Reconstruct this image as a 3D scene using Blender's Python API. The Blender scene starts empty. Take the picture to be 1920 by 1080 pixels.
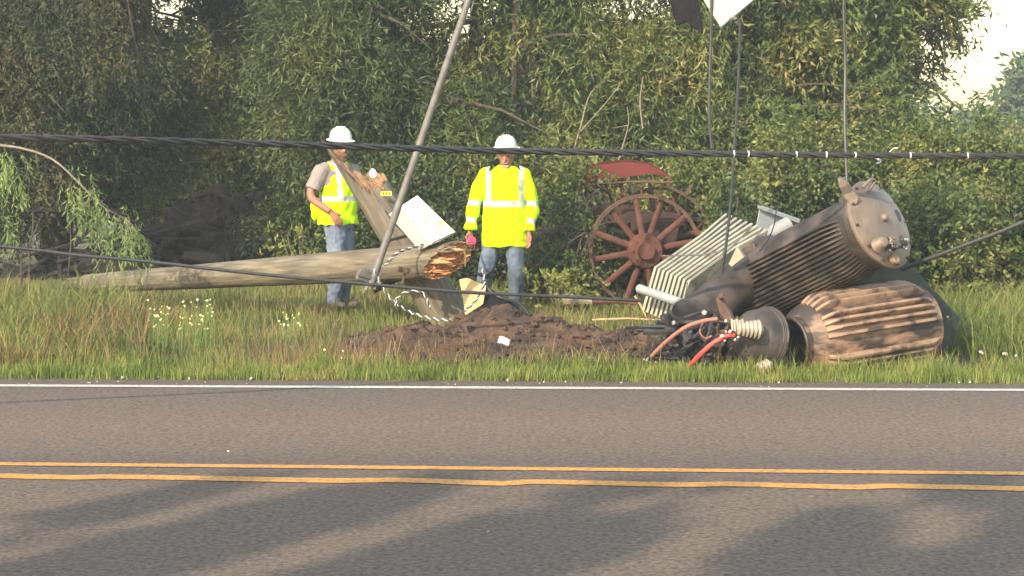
import bpy, bmesh, math, random
import numpy as np
from mathutils import Vector, Matrix, noise
R = math.radians
random.seed(7); rng = np.random.default_rng(7)
S = bpy.context.scene; COL = S.collection

# ------------------------------------------------------------------ camera
F = 3630.0; CH = 1.86; TH = math.atan(299/F)
cam = bpy.data.cameras.new('camera'); camo = bpy.data.objects.new('camera', cam); COL.objects.link(camo)
camo.location = (0, 0, CH); camo.rotation_euler = (math.pi/2-TH, 0, 0)
cam.sensor_width = 36; cam.lens = 36*F/1920; cam.clip_end = 2000; cam.clip_start = .1
S.camera = camo
# ------------------------------------------------------------------ world, sun, exposure
SUN_EL, SUN_AZ = R(30), R(212)        # azimuth clockwise from +Y: behind the camera, to the left
w = bpy.data.worlds.new('World'); S.world = w; w.use_nodes = True
nt = w.node_tree; bg = nt.nodes['Background']
sky = nt.nodes.new('ShaderNodeTexSky'); sky.sky_type = 'NISHITA'; sky.sun_disc = False
sky.sun_elevation = SUN_EL; sky.sun_rotation = SUN_AZ; sky.air_density = 1.6; sky.dust_density = 1.6; sky.ozone_density = .5
nt.links.new(sky.outputs[0], bg.inputs[0]); bg.inputs[1].default_value = .15
sl = bpy.data.lights.new('sun', 'SUN'); sl.energy = 2.8; sl.angle = R(.6); sl.color = (1, .86, .67)
so = bpy.data.objects.new('sun', sl); COL.objects.link(so)
sd = Vector((math.sin(SUN_AZ)*math.cos(SUN_EL), math.cos(SUN_AZ)*math.cos(SUN_EL), math.sin(SUN_EL)))
so.rotation_euler = sd.to_track_quat('Z', 'Y').to_euler(); so.location = (-10, -10, 20)
S.view_settings.view_transform = 'Standard'; S.view_settings.look = 'None'
S.view_settings.exposure = 1.56; S.view_settings.gamma = 1

# ------------------------------------------------------------------ helpers
ct, st = math.cos(TH), math.sin(TH)
def ray(px, py):
    x = (px-960)/F; y = (540-py)/F
    return Vector((x, ct+y*st, -st+y*ct))
def P(px, py, Y):
    d = ray(px, py); return Vector((0, 0, CH))+d*(Y/d.y)
def G(px, py, z=0.):
    d = ray(px, py); return Vector((0, 0, CH))+d*((z-CH)/d.z)
def onplane(px, py, c, n):
    d = ray(px, py); o = Vector((0, 0, CH)); return o+d*((c-o).dot(n)/d.dot(n))
ORG = {}
def thing(name, loc, label, cat, group=None, kind=None):
    o = bpy.data.objects.new(name, None); o.empty_display_size = .1; COL.objects.link(o)
    o.location = loc; ORG[o.name] = Vector(loc); tag(o, label, cat, group, kind); return o
def tag(o, label=None, cat=None, group=None, kind=None):
    if label: o['label'] = label
    if cat: o['category'] = cat
    if group: o['group'] = group
    if kind: o['kind'] = kind
    return o
class MB:
    def __init__(s): s.v = []; s.f = []; s.m = []
    def add(s, vs, fs, m=0):
        b = len(s.v); s.v += [Vector(v) for v in vs]; s.f += [tuple(i+b for i in f) for f in fs]; s.m += [m]*len(fs); return s
    def tube(s, pts, rad, n=10, cap=True, m=0, ry=None, twist=0, jit=0, side=None):
        pts = [Vector(p) for p in pts]; k = len(pts)
        if not hasattr(rad, '__len__'): rad = [rad]*k
        if ry is None: ry = rad
        elif not hasattr(ry, '__len__'): ry = [ry]*k
        vs = []; t0 = (pts[1]-pts[0]).normalized()
        u = side if side is not None else (Vector((0, 0, 1)) if abs(t0.z) < .9 else Vector((0, 1, 0)))
        for i in range(k):
            t = (pts[min(i+1, k-1)]-pts[max(i-1, 0)]).normalized()
            u = (u-t*u.dot(t)).normalized(); v = t.cross(u)
            for j in range(n):
                a = 2*math.pi*j/n+twist*i
                q = 1+random.uniform(-jit, jit)
                vs.append(pts[i]+(u*math.cos(a)*rad[i]+v*math.sin(a)*ry[i])*q)
        fs = [(i*n+j, i*n+(j+1) % n, (i+1)*n+(j+1) % n, (i+1)*n+j) for i in range(k-1) for j in range(n)]
        if cap: fs += [tuple(range(n))[::-1], tuple(range((k-1)*n, k*n))]
        return s.add(vs, fs, m)
    def rings(s, rs, n=20, m=0, cap=True):      # horizontal ellipse rings: (centre, rx, ry, yaw)
        vs = []
        for c, rx, ry, yw in rs:
            for j in range(n):
                a = 2*math.pi*j/n; x, y = rx*math.cos(a), ry*math.sin(a)
                vs.append(Vector(c)+Vector((x*math.cos(yw)-y*math.sin(yw), x*math.sin(yw)+y*math.cos(yw), 0)))
        k = len(rs)
        fs = [(i*n+j, i*n+(j+1) % n, (i+1)*n+(j+1) % n, (i+1)*n+j) for i in range(k-1) for j in range(n)]
        if cap: fs += [tuple(range(n))[::-1], tuple(range((k-1)*n, k*n))]
        return s.add(vs, fs, m)
    def lathe(s, prof, M=Matrix(), n=32, m=0, cap=True):   # prof of (r, z) about z, open ends capped
        vs = [M @ Vector((r*math.cos(2*math.pi*j/n), r*math.sin(2*math.pi*j/n), z)) for r, z in prof for j in range(n)]
        k = len(prof)
        fs = [(i*n+j, i*n+(j+1) % n, (i+1)*n+(j+1) % n, (i+1)*n+j) for i in range(k-1) for j in range(n)]
        if cap: fs += [tuple(range(n))[::-1], tuple(range((k-1)*n, k*n))]
        return s.add(vs, fs, m)
    def box(s, c, d, M=Matrix(), m=0):
        c = Vector(c); vs = [M @ (c+Vector((x*d[0]/2, y*d[1]/2, z*d[2]/2))) for x in (-1, 1) for y in (-1, 1) for z in (-1, 1)]
        return s.add(vs, [(0, 1, 3, 2), (4, 6, 7, 5), (0, 4, 5, 1), (2, 3, 7, 6), (0, 2, 6, 4), (1, 5, 7, 3)], m)
    def pbox(s, o, a, b, c, m=0):               # parallelepiped from a corner and three edges
        o, a, b, c = map(Vector, (o, a, b, c))
        vs = [o+a*x+b*y+c*z for x in (0, 1) for y in (0, 1) for z in (0, 1)]
        return s.add(vs, [(0, 1, 3, 2), (4, 6, 7, 5), (0, 4, 5, 1), (2, 3, 7, 6), (0, 2, 6, 4), (1, 5, 7, 3)], m)
    def prism(s, poly, ext, m=0):
        n = len(poly); ext = Vector(ext); vs = [Vector(p) for p in poly]+[Vector(p)+ext for p in poly]
        return s.add(vs, [tuple(range(n)), tuple(range(n, 2*n))[::-1]]+[(i, i+n, (i+1) % n+n, (i+1) % n) for i in range(n)], m)
    def ball(s, c, r, M=Matrix(), m=0, n=12, k=8, jit=0):
        if not hasattr(r, '__len__'): r = (r, r, r)
        vs = []; c = Vector(c)
        for i in range(k+1):
            ph = math.pi*(i+.02)/(k+.04)
            for j in range(n):
                a = 2*math.pi*j/n; q = 1+random.uniform(-jit, jit)
                vs.append(M @ (c+Vector((r[0]*math.sin(ph)*math.cos(a), r[1]*math.sin(ph)*math.sin(a), r[2]*math.cos(ph)))*q))
        fs = [(i*n+j, (i+1)*n+j, (i+1)*n+(j+1) % n, i*n+(j+1) % n) for i in range(k) for j in range(n)]
        fs += [tuple(range(n)), tuple(range(k*n, (k+1)*n))[::-1]]
        return s.add(vs, fs, m)
    def build(s, name, mats, parent=None, smooth=True, bevel=0, fix=True):
        o0 = ORG[parent.name] if parent else Vector((0, 0, 0))
        me = bpy.data.meshes.new(name); me.from_pydata([v-o0 for v in s.v], [], s.f)
        if not isinstance(mats, (list, tuple)): mats = [mats]
        for m in mats: me.materials.append(m)
        me.polygons.foreach_set('material_index', s.m)
        if fix or bevel:
            b = bmesh.new(); b.from_mesh(me)
            bmesh.ops.recalc_face_normals(b, faces=b.faces); b.to_mesh(me); b.free()
        o = bpy.data.objects.new(name, me); COL.objects.link(o)
        if smooth: me.shade_smooth(); me.set_sharp_from_angle(angle=R(38))
        if parent: o.parent = parent
        ORG[o.name] = o0
        if bevel:
            bm = o.modifiers.new('b', 'BEVEL'); bm.width = bevel; bm.segments = 2; bm.limit_method = 'ANGLE'
        return o
def base_frame(o, c):                            # move a single-mesh thing's origin to c
    c = Vector(c); o.data.transform(Matrix.Translation(-c)); o.location = c; ORG[o.name] = c; return o
def axisM(c, n, up=Vector((0, 0, 1))):
    n = Vector(n).normalized(); x = up.cross(n).normalized(); y = n.cross(x)
    M = Matrix((x, y, n)).transposed().to_4x4(); M.translation = Vector(c); return M
def spline(pts, n=12):                           # catmull-rom
    p = [Vector(q) for q in pts]; p = [p[0]*2-p[1]]+p+[p[-1]*2-p[-2]]; out = []
    for i in range(1, len(p)-2):
        for k in range(n):
            t = k/n
            out.append(.5*((2*p[i])+(p[i+1]-p[i-1])*t+(2*p[i-1]-5*p[i]+4*p[i+1]-p[i+2])*t*t+(3*p[i]-p[i-1]-3*p[i+1]+p[i+2])*t**3))
    out.append(p[-2]); return out
def remesh(mb, name, mats, parent, vox=.01, smooth=4, post=None, wr=0, ws=6.):
    o = mb.build('tmp', mats, None, fix=True)
    r = o.modifiers.new('r', 'REMESH'); r.mode = 'VOXEL'; r.voxel_size = vox
    sm = o.modifiers.new('s', 'SMOOTH'); sm.iterations = smooth; sm.factor = .5
    dg = bpy.context.evaluated_depsgraph_get(); me = bpy.data.meshes.new_from_object(o.evaluated_get(dg)); me.name = name
    bpy.data.objects.remove(o)
    me.materials.clear()
    for m in (mats if isinstance(mats, (list, tuple)) else [mats]): me.materials.append(m)
    if wr:
        nrm = [v.normal.copy() for v in me.vertices]
        for v, q in zip(me.vertices, nrm):
            p = v.co
            v.co = p+q*wr*(noise.noise(Vector((p.x*ws*1.6, p.y*ws*1.6, p.z*ws+p.x*5)))+.5*noise.noise(p*ws*3))
    for p in me.polygons: p.material_index = post(p.center) if post else 0
    me.transform(Matrix.Translation(-ORG[parent.name])); me.shade_smooth()
    o = bpy.data.objects.new(name, me); COL.objects.link(o); o.parent = parent; ORG[o.name] = ORG[parent.name]; return o

# ------------------------------------------------------------------ materials
def mat(name, c1, c2=None, rough=.8, metal=0, scale=8., bump=.0, bscale=None, stretch=(1, 1, 1), c3=None, s3=3., t3=(.5, .62), lo=.35, hi=.65, spec=.4, detail=6):
    m = bpy.data.materials.new(name); m.use_nodes = True; t = m.node_tree; N = t.nodes; L = t.links
    b = N['Principled BSDF']; b.inputs['Roughness'].default_value = rough; b.inputs['Metallic'].default_value = metal
    b.inputs['Specular IOR Level'].default_value = spec
    b.inputs['Base Color'].default_value = (*c1, 1)
    tc = N.new('ShaderNodeTexCoord'); mp = N.new('ShaderNodeMapping'); mp.inputs['Scale'].default_value = stretch
    L.new(tc.outputs['Object'], mp.inputs[0])
    def nz(sc, d=detail):
        n = N.new('ShaderNodeTexNoise'); n.inputs['Scale'].default_value = sc; n.inputs['Detail'].default_value = d; n.inputs['Roughness'].default_value = .6
        L.new(mp.outputs[0], n.inputs['Vector']); return n
    if c2:
        r = N.new('ShaderNodeValToRGB'); r.color_ramp.elements[0].position = lo; r.color_ramp.elements[1].position = hi
        r.color_ramp.elements[0].color = (*c1, 1); r.color_ramp.elements[1].color = (*c2, 1)
        L.new(nz(scale).outputs['Fac'], r.inputs[0]); out = r.outputs[0]
        if c3:
            r3 = N.new('ShaderNodeValToRGB'); r3.color_ramp.elements[0].position = t3[0]; r3.color_ramp.elements[1].position = t3[1]
            L.new(nz(s3).outputs['Fac'], r3.inputs[0])
            mx = N.new('ShaderNodeMix'); mx.data_type = 'RGBA'; L.new(r3.outputs[0], mx.inputs[0]); L.new(out, mx.inputs[6])
            mx.inputs[7].default_value = (*c3, 1); out = mx.outputs[2]
        L.new(out, b.inputs['Base Color'])
    if bump:
        bp = N.new('ShaderNodeBump'); bp.inputs['Strength'].default_value = 1; bp.inputs['Distance'].default_value = bump
        L.new(nz(bscale or scale*3).outputs['Fac'], bp.inputs['Height']); L.new(bp.outputs[0], b.inputs['Normal'])
    return m
def leafmat(name, cols, trans=.3, rough=.55, zscale=.9, var=.6):
    m = bpy.data.materials.new(name); m.use_nodes = True; t = m.node_tree; N = t.nodes; L = t.links
    b = N['Principled BSDF']; b.inputs['Roughness'].default_value = rough; b.inputs['Specular IOR Level'].default_value = .35
    g = N.new('ShaderNodeNewGeometry'); r = N.new('ShaderNodeValToRGB'); r.color_ramp.interpolation = 'LINEAR'
    el = r.color_ramp.elements; n = len(cols)
    while len(el) < n: el.new(.5)
    for i, c in enumerate(cols): el[i].position = i/(n-1); el[i].color = (*c, 1)
    tc = N.new('ShaderNodeTexCoord'); nz = N.new('ShaderNodeTexNoise'); nz.inputs['Scale'].default_value = zscale; nz.inputs['Detail'].default_value = 3
    L.new(tc.outputs['Object'], nz.inputs['Vector'])
    mx = N.new('ShaderNodeMath'); mx.operation = 'MULTIPLY_ADD'; L.new(g.outputs['Random Per Island'], mx.inputs[0]); mx.inputs[1].default_value = var
    m2 = N.new('ShaderNodeMath'); m2.operation = 'MULTIPLY_ADD'; L.new(nz.outputs['Fac'], m2.inputs[0]); m2.inputs[1].default_value = 2.2; m2.inputs[2].default_value = -.6-var/2
    L.new(m2.outputs[0], mx.inputs[2]); L.new(mx.outputs[0], r.inputs[0]); L.new(r.outputs[0], b.inputs['Base Color'])
    tr = N.new('ShaderNodeBsdfTranslucent'); L.new(r.outputs[0], tr.inputs[0]); ms = N.new('ShaderNodeMixShader'); ms.inputs[0].default_value = trans
    L.new(b.outputs[0], ms.inputs[1]); L.new(tr.outputs[0], ms.inputs[2]); L.new(ms.outputs[0], N['Material Output'].inputs[0])
    return m
M = {}
M['weathered'] = mat('weathered_wood', (.10, .085, .06), (.27, .235, .165), .85, scale=5, bump=.01, bscale=9, stretch=(1, 1, 1), c3=(.10, .07, .045), s3=2.5, t3=(.55, .75))
M['fresh'] = mat('split_wood', (.36, .16, .06), (.52, .27, .11), .8, scale=9, bump=.006, bscale=30, c3=(.2, .10, .045), s3=6, t3=(.58, .72))
M['galv'] = mat('galvanised_steel', (0.098, 0.090, 0.079), (0.150, 0.143, 0.128), .65, .2, scale=12)
M['boxwhite'] = mat('box_paint', (0.694, 0.661, 0.582), (0.582, 0.538, 0.459), .55, scale=5, c3=(0.560, 0.302, 0.157), s3=5.5, t3=(.56, .66))
M['boxgrey'] = mat('box_side_paint', (.34, .35, .35), (.42, .43, .42), .6, scale=4)
M['black'] = mat('black_rubber', (0.012, 0.011, 0.011), (0.024, 0.022, 0.020), .5, scale=20)
M['cable'] = mat('cable_sheath', (0.018, 0.017, 0.016), (0.037, 0.035, 0.033), .5, scale=30, spec=.5)
M['strandw'] = mat('bright_strand', (.48, .47, .44), None, .5, .1)
M['strandk'] = mat('dark_strand', (.05, .05, .05), None, .6)
M['soot'] = mat('sooty_steel', (0.031, 0.024, 0.019), (0.103, 0.079, 0.062), .5, .25, scale=4, bump=.004, bscale=30, c3=(0.027, 0.022, 0.018), s3=2.2, t3=(.48, .6))
M['lid'] = mat('scorched_lid_paint', (0.138, 0.103, 0.075), (0.213, 0.159, 0.116), .5, .2, scale=5, bump=.003, bscale=25, c3=(0.138, 0.105, 0.083), s3=4, t3=(.5, .66))
M['tan'] = mat('heat_tanned_paint', (0.350, 0.209, 0.133), (0.210, 0.131, 0.087), .6, .05, scale=4, bump=.004, bscale=24, c3=(0.040, 0.030, 0.025), s3=2.6, t3=(.42, .53), stretch=(.5, 1, 1.5))
M['fin'] = mat('rib_paint', (0.316, 0.203, 0.134), (0.203, 0.129, 0.087), .55, .1, scale=9, c3=(0.061, 0.043, 0.032), s3=5, t3=(.5, .62))
M['char'] = mat('charred_steel', (.018, .018, .02), (.06, .055, .055), .5, .2, scale=6, bump=.004, bscale=30)
M['charbrown'] = mat('charred_brown_steel', (.022, .020, .019), (.085, .068, .056), .5, .2, scale=5, bump=.005, bscale=26)
M['green_plate'] = mat('dark_green_plate', (.012, .02, .016), (.03, .04, .034), .45, .1, scale=5)
M['radiator'] = mat('pale_radiator_paint', (0.337, 0.321, 0.244), (0.247, 0.237, 0.182), .5, .05, scale=6, c3=(0.158, 0.137, 0.105), s3=5, t3=(.56, .72))
M['paleblue'] = mat('pale_grey_paint', (.33, .36, .36), (.27, .30, .30), .5, .05, scale=4)
M['pipe'] = mat('pale_pipe_paint', (0.254, 0.259, 0.254), (0.203, 0.208, 0.208), .5, scale=8)
M['porc'] = mat('porcelain', (0.396, 0.360, 0.302), (0.274, 0.230, 0.180), .35, scale=12, spec=.6)
M['redhose'] = mat('red_sleeve', (.50, .07, .05), (.36, .05, .04), .5, scale=20)
M['brownhose'] = mat('scorched_sleeve', (.34, .13, .09), (.22, .1, .07), .6, scale=20)
M['rust'] = mat('rusty_red_iron', (0.069, 0.025, 0.016), (0.102, 0.038, 0.023), .85, scale=14, bump=.003, c3=(0.066, 0.024, 0.014), s3=6)
M['rustbrown'] = mat('brown_rust', (0.058, 0.032, 0.020), (0.102, 0.058, 0.037), .85, scale=12, bump=.003)
M['redpaint'] = mat('faded_red_paint', (0.115, 0.009, 0.007), (0.076, 0.009, 0.008), .5, scale=9)
M['darkrust'] = mat('dark_rusted_steel', (.022, .013, .009), (.045, .022, .014), .85, scale=3)
M['dirt'] = mat('turned_soil', (0.047, 0.027, 0.017), (0.102, 0.058, 0.034), .95, scale=7, bump=.03, bscale=16, c3=(0.025, 0.018, 0.014), s3=2.6, t3=(.5, .62))
M['ash'] = mat('burnt_soil', (.02, .017, .015), (.06, .045, .035), .95, scale=8, bump=.02, bscale=25)
M['charwood'] = mat('burnt_wood', (0.004, 0.004, 0.003), (0.017, 0.011, 0.009), .9, scale=6, bump=.02, bscale=14, c3=(0.040, 0.030, 0.021), s3=4, t3=(.62, .74))
M['bark'] = mat('bark', (.035, .027, .02), (.08, .062, .046), .95, scale=14, bump=.02, bscale=22, stretch=(1, 1, .25))
M['twig'] = mat('pale_twig_bark', (0.140, 0.115, 0.084), (0.203, 0.168, 0.126), .9, scale=20)
M['split_pale'] = mat('split_pale', (0.230, 0.128, 0.064), (0.323, 0.204, 0.111), .85, scale=14, bump=.01, bscale=40, c3=(0.102, 0.068, 0.043), s3=7)
M['tanwood'] = mat('raw_board', (.36, .25, .12), (.44, .31, .16), .85, scale=8, bump=.003)
M['litter'] = mat('white_card', (.75, .73, .70), (.66, .62, .6), .7, scale=30)
M['stone'] = mat('pale_stone', (.55, .50, .45), (.40, .36, .3), .9, scale=30)
M['skin'] = mat('skin', (0.243, 0.104, 0.063), (0.306, 0.140, 0.090), .55, scale=20)
M['lips'] = mat('lips', (.38, .14, .11), None, .5)
M['eye'] = mat('eye', (.05, .035, .03), None, .3)
M['beard_brown'] = mat('brown_beard', (.11, .055, .03), (.17, .09, .05), .9, scale=60, bump=.003, bscale=120)
M['beard_grey'] = mat('grey_beard', (.24, .17, .13), (.32, .26, .21), .9, scale=60, bump=.003, bscale=120)
M['lime'] = mat('lime_cloth', (.55, .86, .0), (.50, .78, .0), .85, scale=4, bump=.012, bscale=9, spec=.15)
M['silver'] = mat('reflective_tape', (.46, .48, .43), (.38, .4, .37), .5, scale=14, bump=.002, bscale=18)
M['tee'] = mat('grey_tee', (0.192, 0.164, 0.152), (0.232, 0.200, 0.184), .9, scale=6, bump=.004, bscale=14)
M['jeans'] = mat('blue_jeans', (0.079, 0.104, 0.150), (0.158, 0.189, 0.243), .9, scale=7, bump=.004, bscale=20, stretch=(1, 1, .5))
M['jeans_dark'] = mat('slate_jeans', (0.063, 0.084, 0.112), (0.122, 0.150, 0.189), .9, scale=8, bump=.004, bscale=20, stretch=(1, 1, .5))
M['boot'] = mat('boot_leather', (.06, .045, .035), (.1, .075, .055), .7, scale=20)
M['hat'] = mat('hard_hat_shell', (.70, .68, .61), None, .45, spec=.5)
M['trim'] = mat('vest_piping', (.06, .07, .05), None, .8)
M['pink'] = mat('pink_ribbon', (.85, .06, .22), (.7, .05, .17), .5, scale=20)
M['yellow'] = mat('yellow_tag', (.80, .66, .04), None, .5)
M['tagwhite'] = mat('white_tag', (.75, .74, .66), None, .5)
M['charcloth'] = mat('scorched_rubber_sheet', (0.009, 0.008, 0.009), (0.018, 0.016, 0.017), .9, scale=14, bump=.01, bscale=30, spec=.1)
M['panel'] = mat('cream_panel_paint', (.50, .46, .38), (.42, .39, .33), .5, scale=4)

# ------------------------------------------------------------------ ground
EA, EB = G(0, 712), G(1920, 721.5)               # road's far edge
def edgeY(x): return EA.y+(EB.y-EA.y)*(x-EA.x)/(EB.x-EA.x)
def sm(a, b, x): t = min(1, max(0, (x-a)/(b-a))); return t*t*(3-2*t)
def hgt(x, y):
    e = y-edgeY(x) if abs(x) < 30 else 1
    k = sm(.15, 1.0, e)
    if e < .02: return -.012
    z = k*(.035*noise.noise(Vector((x*.9, y*.9, 0)))+.02*noise.noise(Vector((x*2.6, y*2.6, 3))))
    z -= .06*k*math.exp(-((e-1.6)/1.0)**2)
    return z
def axis(lo, hi, step, far): 
    a = list(np.arange(lo, hi+1e-6, step)); s = step*1.6; b = hi+s
    while b < far: a.append(b); s *= 1.5; b += s
    a.append(far); s = step*1.6; b = lo-s; pre = []
    while b > -far: pre.append(b); s *= 1.5; b -= s
    return [-far]+pre[::-1]+a
xs = axis(-8, 8, .16, 400); ys = [-60, -20, 0, 6]+list(np.arange(8, 13.7, .5))+list(np.arange(13.8, 26, .14))+[28, 31, 35, 42, 52, 70, 100, 160, 260, 500]
gv = [(x, y, hgt(x, y)) for y in ys for x in xs]; nx = len(xs)
gf = [(j*nx+i, j*nx+i+1, (j+1)*nx+i+1, (j+1)*nx+i) for j in range(len(ys)-1) for i in range(nx-1)]
M['ground'] = mat('grassy_soil', (.055, .075, .022), (.12, .095, .05), .95, scale=1.6, bump=.02, bscale=12, c3=(.07, .045, .028), s3=3, t3=(.45, .6))
mb = MB(); mb.add(gv, gf); tag(mb.build('ground', M['ground'], fix=False), kind='structure')

# road: one sheet 4 mm above the ground, edge a little ragged
def roadmat():
    m = mat('asphalt', (.050, .036, .0285), (.228, .167, .122), .9, scale=34, bump=.006, bscale=60, lo=.3, hi=.72, detail=10)
    t = m.node_tree; N = t.nodes; L = t.links; b = N['Principled BSDF']
    src = b.inputs['Base Color'].links[0].from_socket
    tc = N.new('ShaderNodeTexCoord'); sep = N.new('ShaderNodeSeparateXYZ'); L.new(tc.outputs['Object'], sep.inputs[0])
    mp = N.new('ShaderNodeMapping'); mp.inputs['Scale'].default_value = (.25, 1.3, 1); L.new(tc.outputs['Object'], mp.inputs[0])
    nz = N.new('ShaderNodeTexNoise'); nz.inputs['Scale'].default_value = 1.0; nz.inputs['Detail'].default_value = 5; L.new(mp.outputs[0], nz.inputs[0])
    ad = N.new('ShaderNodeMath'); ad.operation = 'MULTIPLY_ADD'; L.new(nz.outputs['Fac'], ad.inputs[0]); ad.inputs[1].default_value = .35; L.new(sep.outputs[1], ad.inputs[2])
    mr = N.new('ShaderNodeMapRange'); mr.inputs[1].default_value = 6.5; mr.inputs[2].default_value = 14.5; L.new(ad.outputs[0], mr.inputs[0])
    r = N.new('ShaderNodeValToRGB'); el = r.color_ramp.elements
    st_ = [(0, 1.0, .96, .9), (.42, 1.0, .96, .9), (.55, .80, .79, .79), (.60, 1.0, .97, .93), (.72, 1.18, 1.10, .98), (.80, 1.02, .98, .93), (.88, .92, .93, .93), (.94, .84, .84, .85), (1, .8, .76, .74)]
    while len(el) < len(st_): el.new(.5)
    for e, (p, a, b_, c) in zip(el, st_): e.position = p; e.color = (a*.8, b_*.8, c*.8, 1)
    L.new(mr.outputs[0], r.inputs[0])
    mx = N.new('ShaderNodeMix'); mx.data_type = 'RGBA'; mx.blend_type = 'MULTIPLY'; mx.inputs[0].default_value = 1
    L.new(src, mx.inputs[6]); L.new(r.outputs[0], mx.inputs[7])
    # pale aggregate specks
    vo = N.new('ShaderNodeTexNoise'); vo.inputs['Scale'].default_value = 34; vo.inputs['Detail'].default_value = 2; L.new(tc.outputs['Object'], vo.inputs[0])
    r2 = N.new('ShaderNodeValToRGB'); r2.color_ramp.elements[0].position = .74; r2.color_ramp.elements[1].position = .78; L.new(vo.outputs['Fac'], r2.inputs[0])
    m3 = N.new('ShaderNodeMix'); m3.data_type = 'RGBA'; L.new(r2.outputs[0], m3.inputs[0]); L.new(mx.outputs[2], m3.inputs[6]); m3.inputs[7].default_value = (.22, .18, .14, 1)
    L.new(m3.outputs[2], b.inputs['Base Color']); return m
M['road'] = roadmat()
xx = list(np.arange(-9, 9.01, .06)); xx = [-300, -80, -30, -14]+xx+[14, 30, 80, 300]
vs = []
for x in xx:
    e = edgeY(x) if abs(x) < 30 else edgeY(math.copysign(30, x))
    vs += [(x, 5.9, .004), (x, e+.03*noise.noise(Vector((x*3, 0, 0)))+.02*noise.noise(Vector((x*11, 0, 0))), .004)]
mb = MB(); mb.add(vs, [(2*i, 2*i+2, 2*i+3, 2*i+1) for i in range(len(xx)-1)]); tag(mb.build('road', M['road'], fix=False), kind='structure')
M['lw'] = mat('white_road_paint', (.52, .48, .41), (.42, .38, .32), .8, scale=30, c3=(.16, .14, .12), s3=45, t3=(.52, .66))
M['ly'] = mat('yellow_road_paint', (.52, .25, .05), (.42, .20, .045), .8, scale=30, c3=(.17, .10, .045), s3=45, t3=(.5, .66))
def stripe(name, a, b, wd, m, wave=None, z=.008):
    A, B = G(*a), G(*b); vs = []; X = list(np.arange(-8, 8.01, .04)); X = [-120, -40, -15]+X+[15, 40, 120]
    for x in X:
        y = A.y+(B.y-A.y)*(max(-15, min(15, x))-A.x)/(B.x-A.x)+(wave(x) if wave else 0)
        j = .006*noise.noise(Vector((x*16, 0, 1)))+.006*noise.noise(Vector((x*45, 0, 1))); k = .006*noise.noise(Vector((x*16, 0, 5)))+.006*noise.noise(Vector((x*45, 0, 5)))
        vs += [(x, y-wd/2+j, z), (x, y+wd/2+k, z)]
    mb = MB(); mb.add(vs, [(2*i, 2*i+2, 2*i+3, 2*i+1) for i in range(len(X)-1)]); return tag(mb.build(name, m, fix=False), kind='structure')
stripe('white_edge_line', (0, 724.5), (1920, 733), .11, M['lw'])
stripe('yellow_centre_line', (0, 872), (1920, 890), .1, M['ly'])
def saw(x):
    K = [-9, -7.6, -6.1, -4.3, -3.0, -2.15, -.62, .1, 1.12, 1.95, 3.3, 4.9, 6.4, 9]
    for a, b in zip(K, K[1:]):
        if a <= x < b:
            t = (x-a)/(b-a); h = .035+.025*((int(a*7)) % 3)/2
            return -(h*sm(0, .8, t)*(1-sm(.8, 1, t)))+.02
    return .02
stripe('yellow_centre_line', (0, 895), (1920, 918), .135, M['ly'], saw)

# mound of turned soil and burnt patch
def patch(name, m, x0, x1, y0, y1, fn, step=.035):
    X = np.arange(x0, x1, step); Y = np.arange(y0, y1, step); v = [(x, y, hgt(x, y)-.02+fn(x, y)) for y in Y for x in X]; n = len(X)
    mb = MB(); mb.add(v, [(j*n+i, j*n+i+1, (j+1)*n+i+1, (j+1)*n+i) for j in range(len(Y)-1) for i in range(n-1)])
    return tag(mb.build(name, m, fix=False), kind='structure')
def mound(x, y):
    q = noise.noise(Vector((x*1.3, y*1.3, 9)))*.35
    e = ((x+.1)/1.6)**2+((y-16.4)/1.15)**2+q
    h = .10*(1-sm(.45, 1.05, e))
    h += .18*math.exp(-((x+.13)/.34)**2-((y-17.0)/.35)**2)+.06*math.exp(-((x+.85)/.3)**2-((y-16.5)/.3)**2)+.10*math.exp(-((x-.35)/.25)**2-((y-16.8)/.3)**2)
    rough = .09*noise.noise(Vector((x*4.5, y*4.5, 0)))+.055*abs(noise.noise(Vector((x*10, y*10, 2))))+.03*noise.noise(Vector((x*22, y*22, 2)))
    return h+rough*(1-sm(.7, 1.1, e)) if e < 1.15 else -.05
patch('dirt_mound', M['dirt'], -2.3, 2.2, 14.9, 18.2, mound)
def burn(x, y):
    q = noise.noise(Vector((x*1.5, y*1.5, 4)))*.4
    e = ((x-2.3)/1.9)**2+((y-15.75)/.75)**2+q
    return .06*(1-sm(.5, 1, e))+.03*abs(noise.noise(Vector((x*11, y*11, 2))))*(1-sm(.7, 1, e)) if e < 1.05 else -.05
patch('burnt_ground', M['ash'], .2, 4.4, 14.8, 16.7, burn)
def soil2(x, y):
    e = ((x-4.6)/1.1)**2+((y-15.3)/.26)**2+noise.noise(Vector((x*2, y*2, 4)))*.4
    return .05*(1-sm(.5, 1, e))+.03*abs(noise.noise(Vector((x*12, y*12, 2))))*(1-sm(.7, 1, e)) if e < 1.05 else -.05
patch('soil_strip', M['dirt'], 3.4, 5.9, 14.9, 15.8, soil2)

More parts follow.
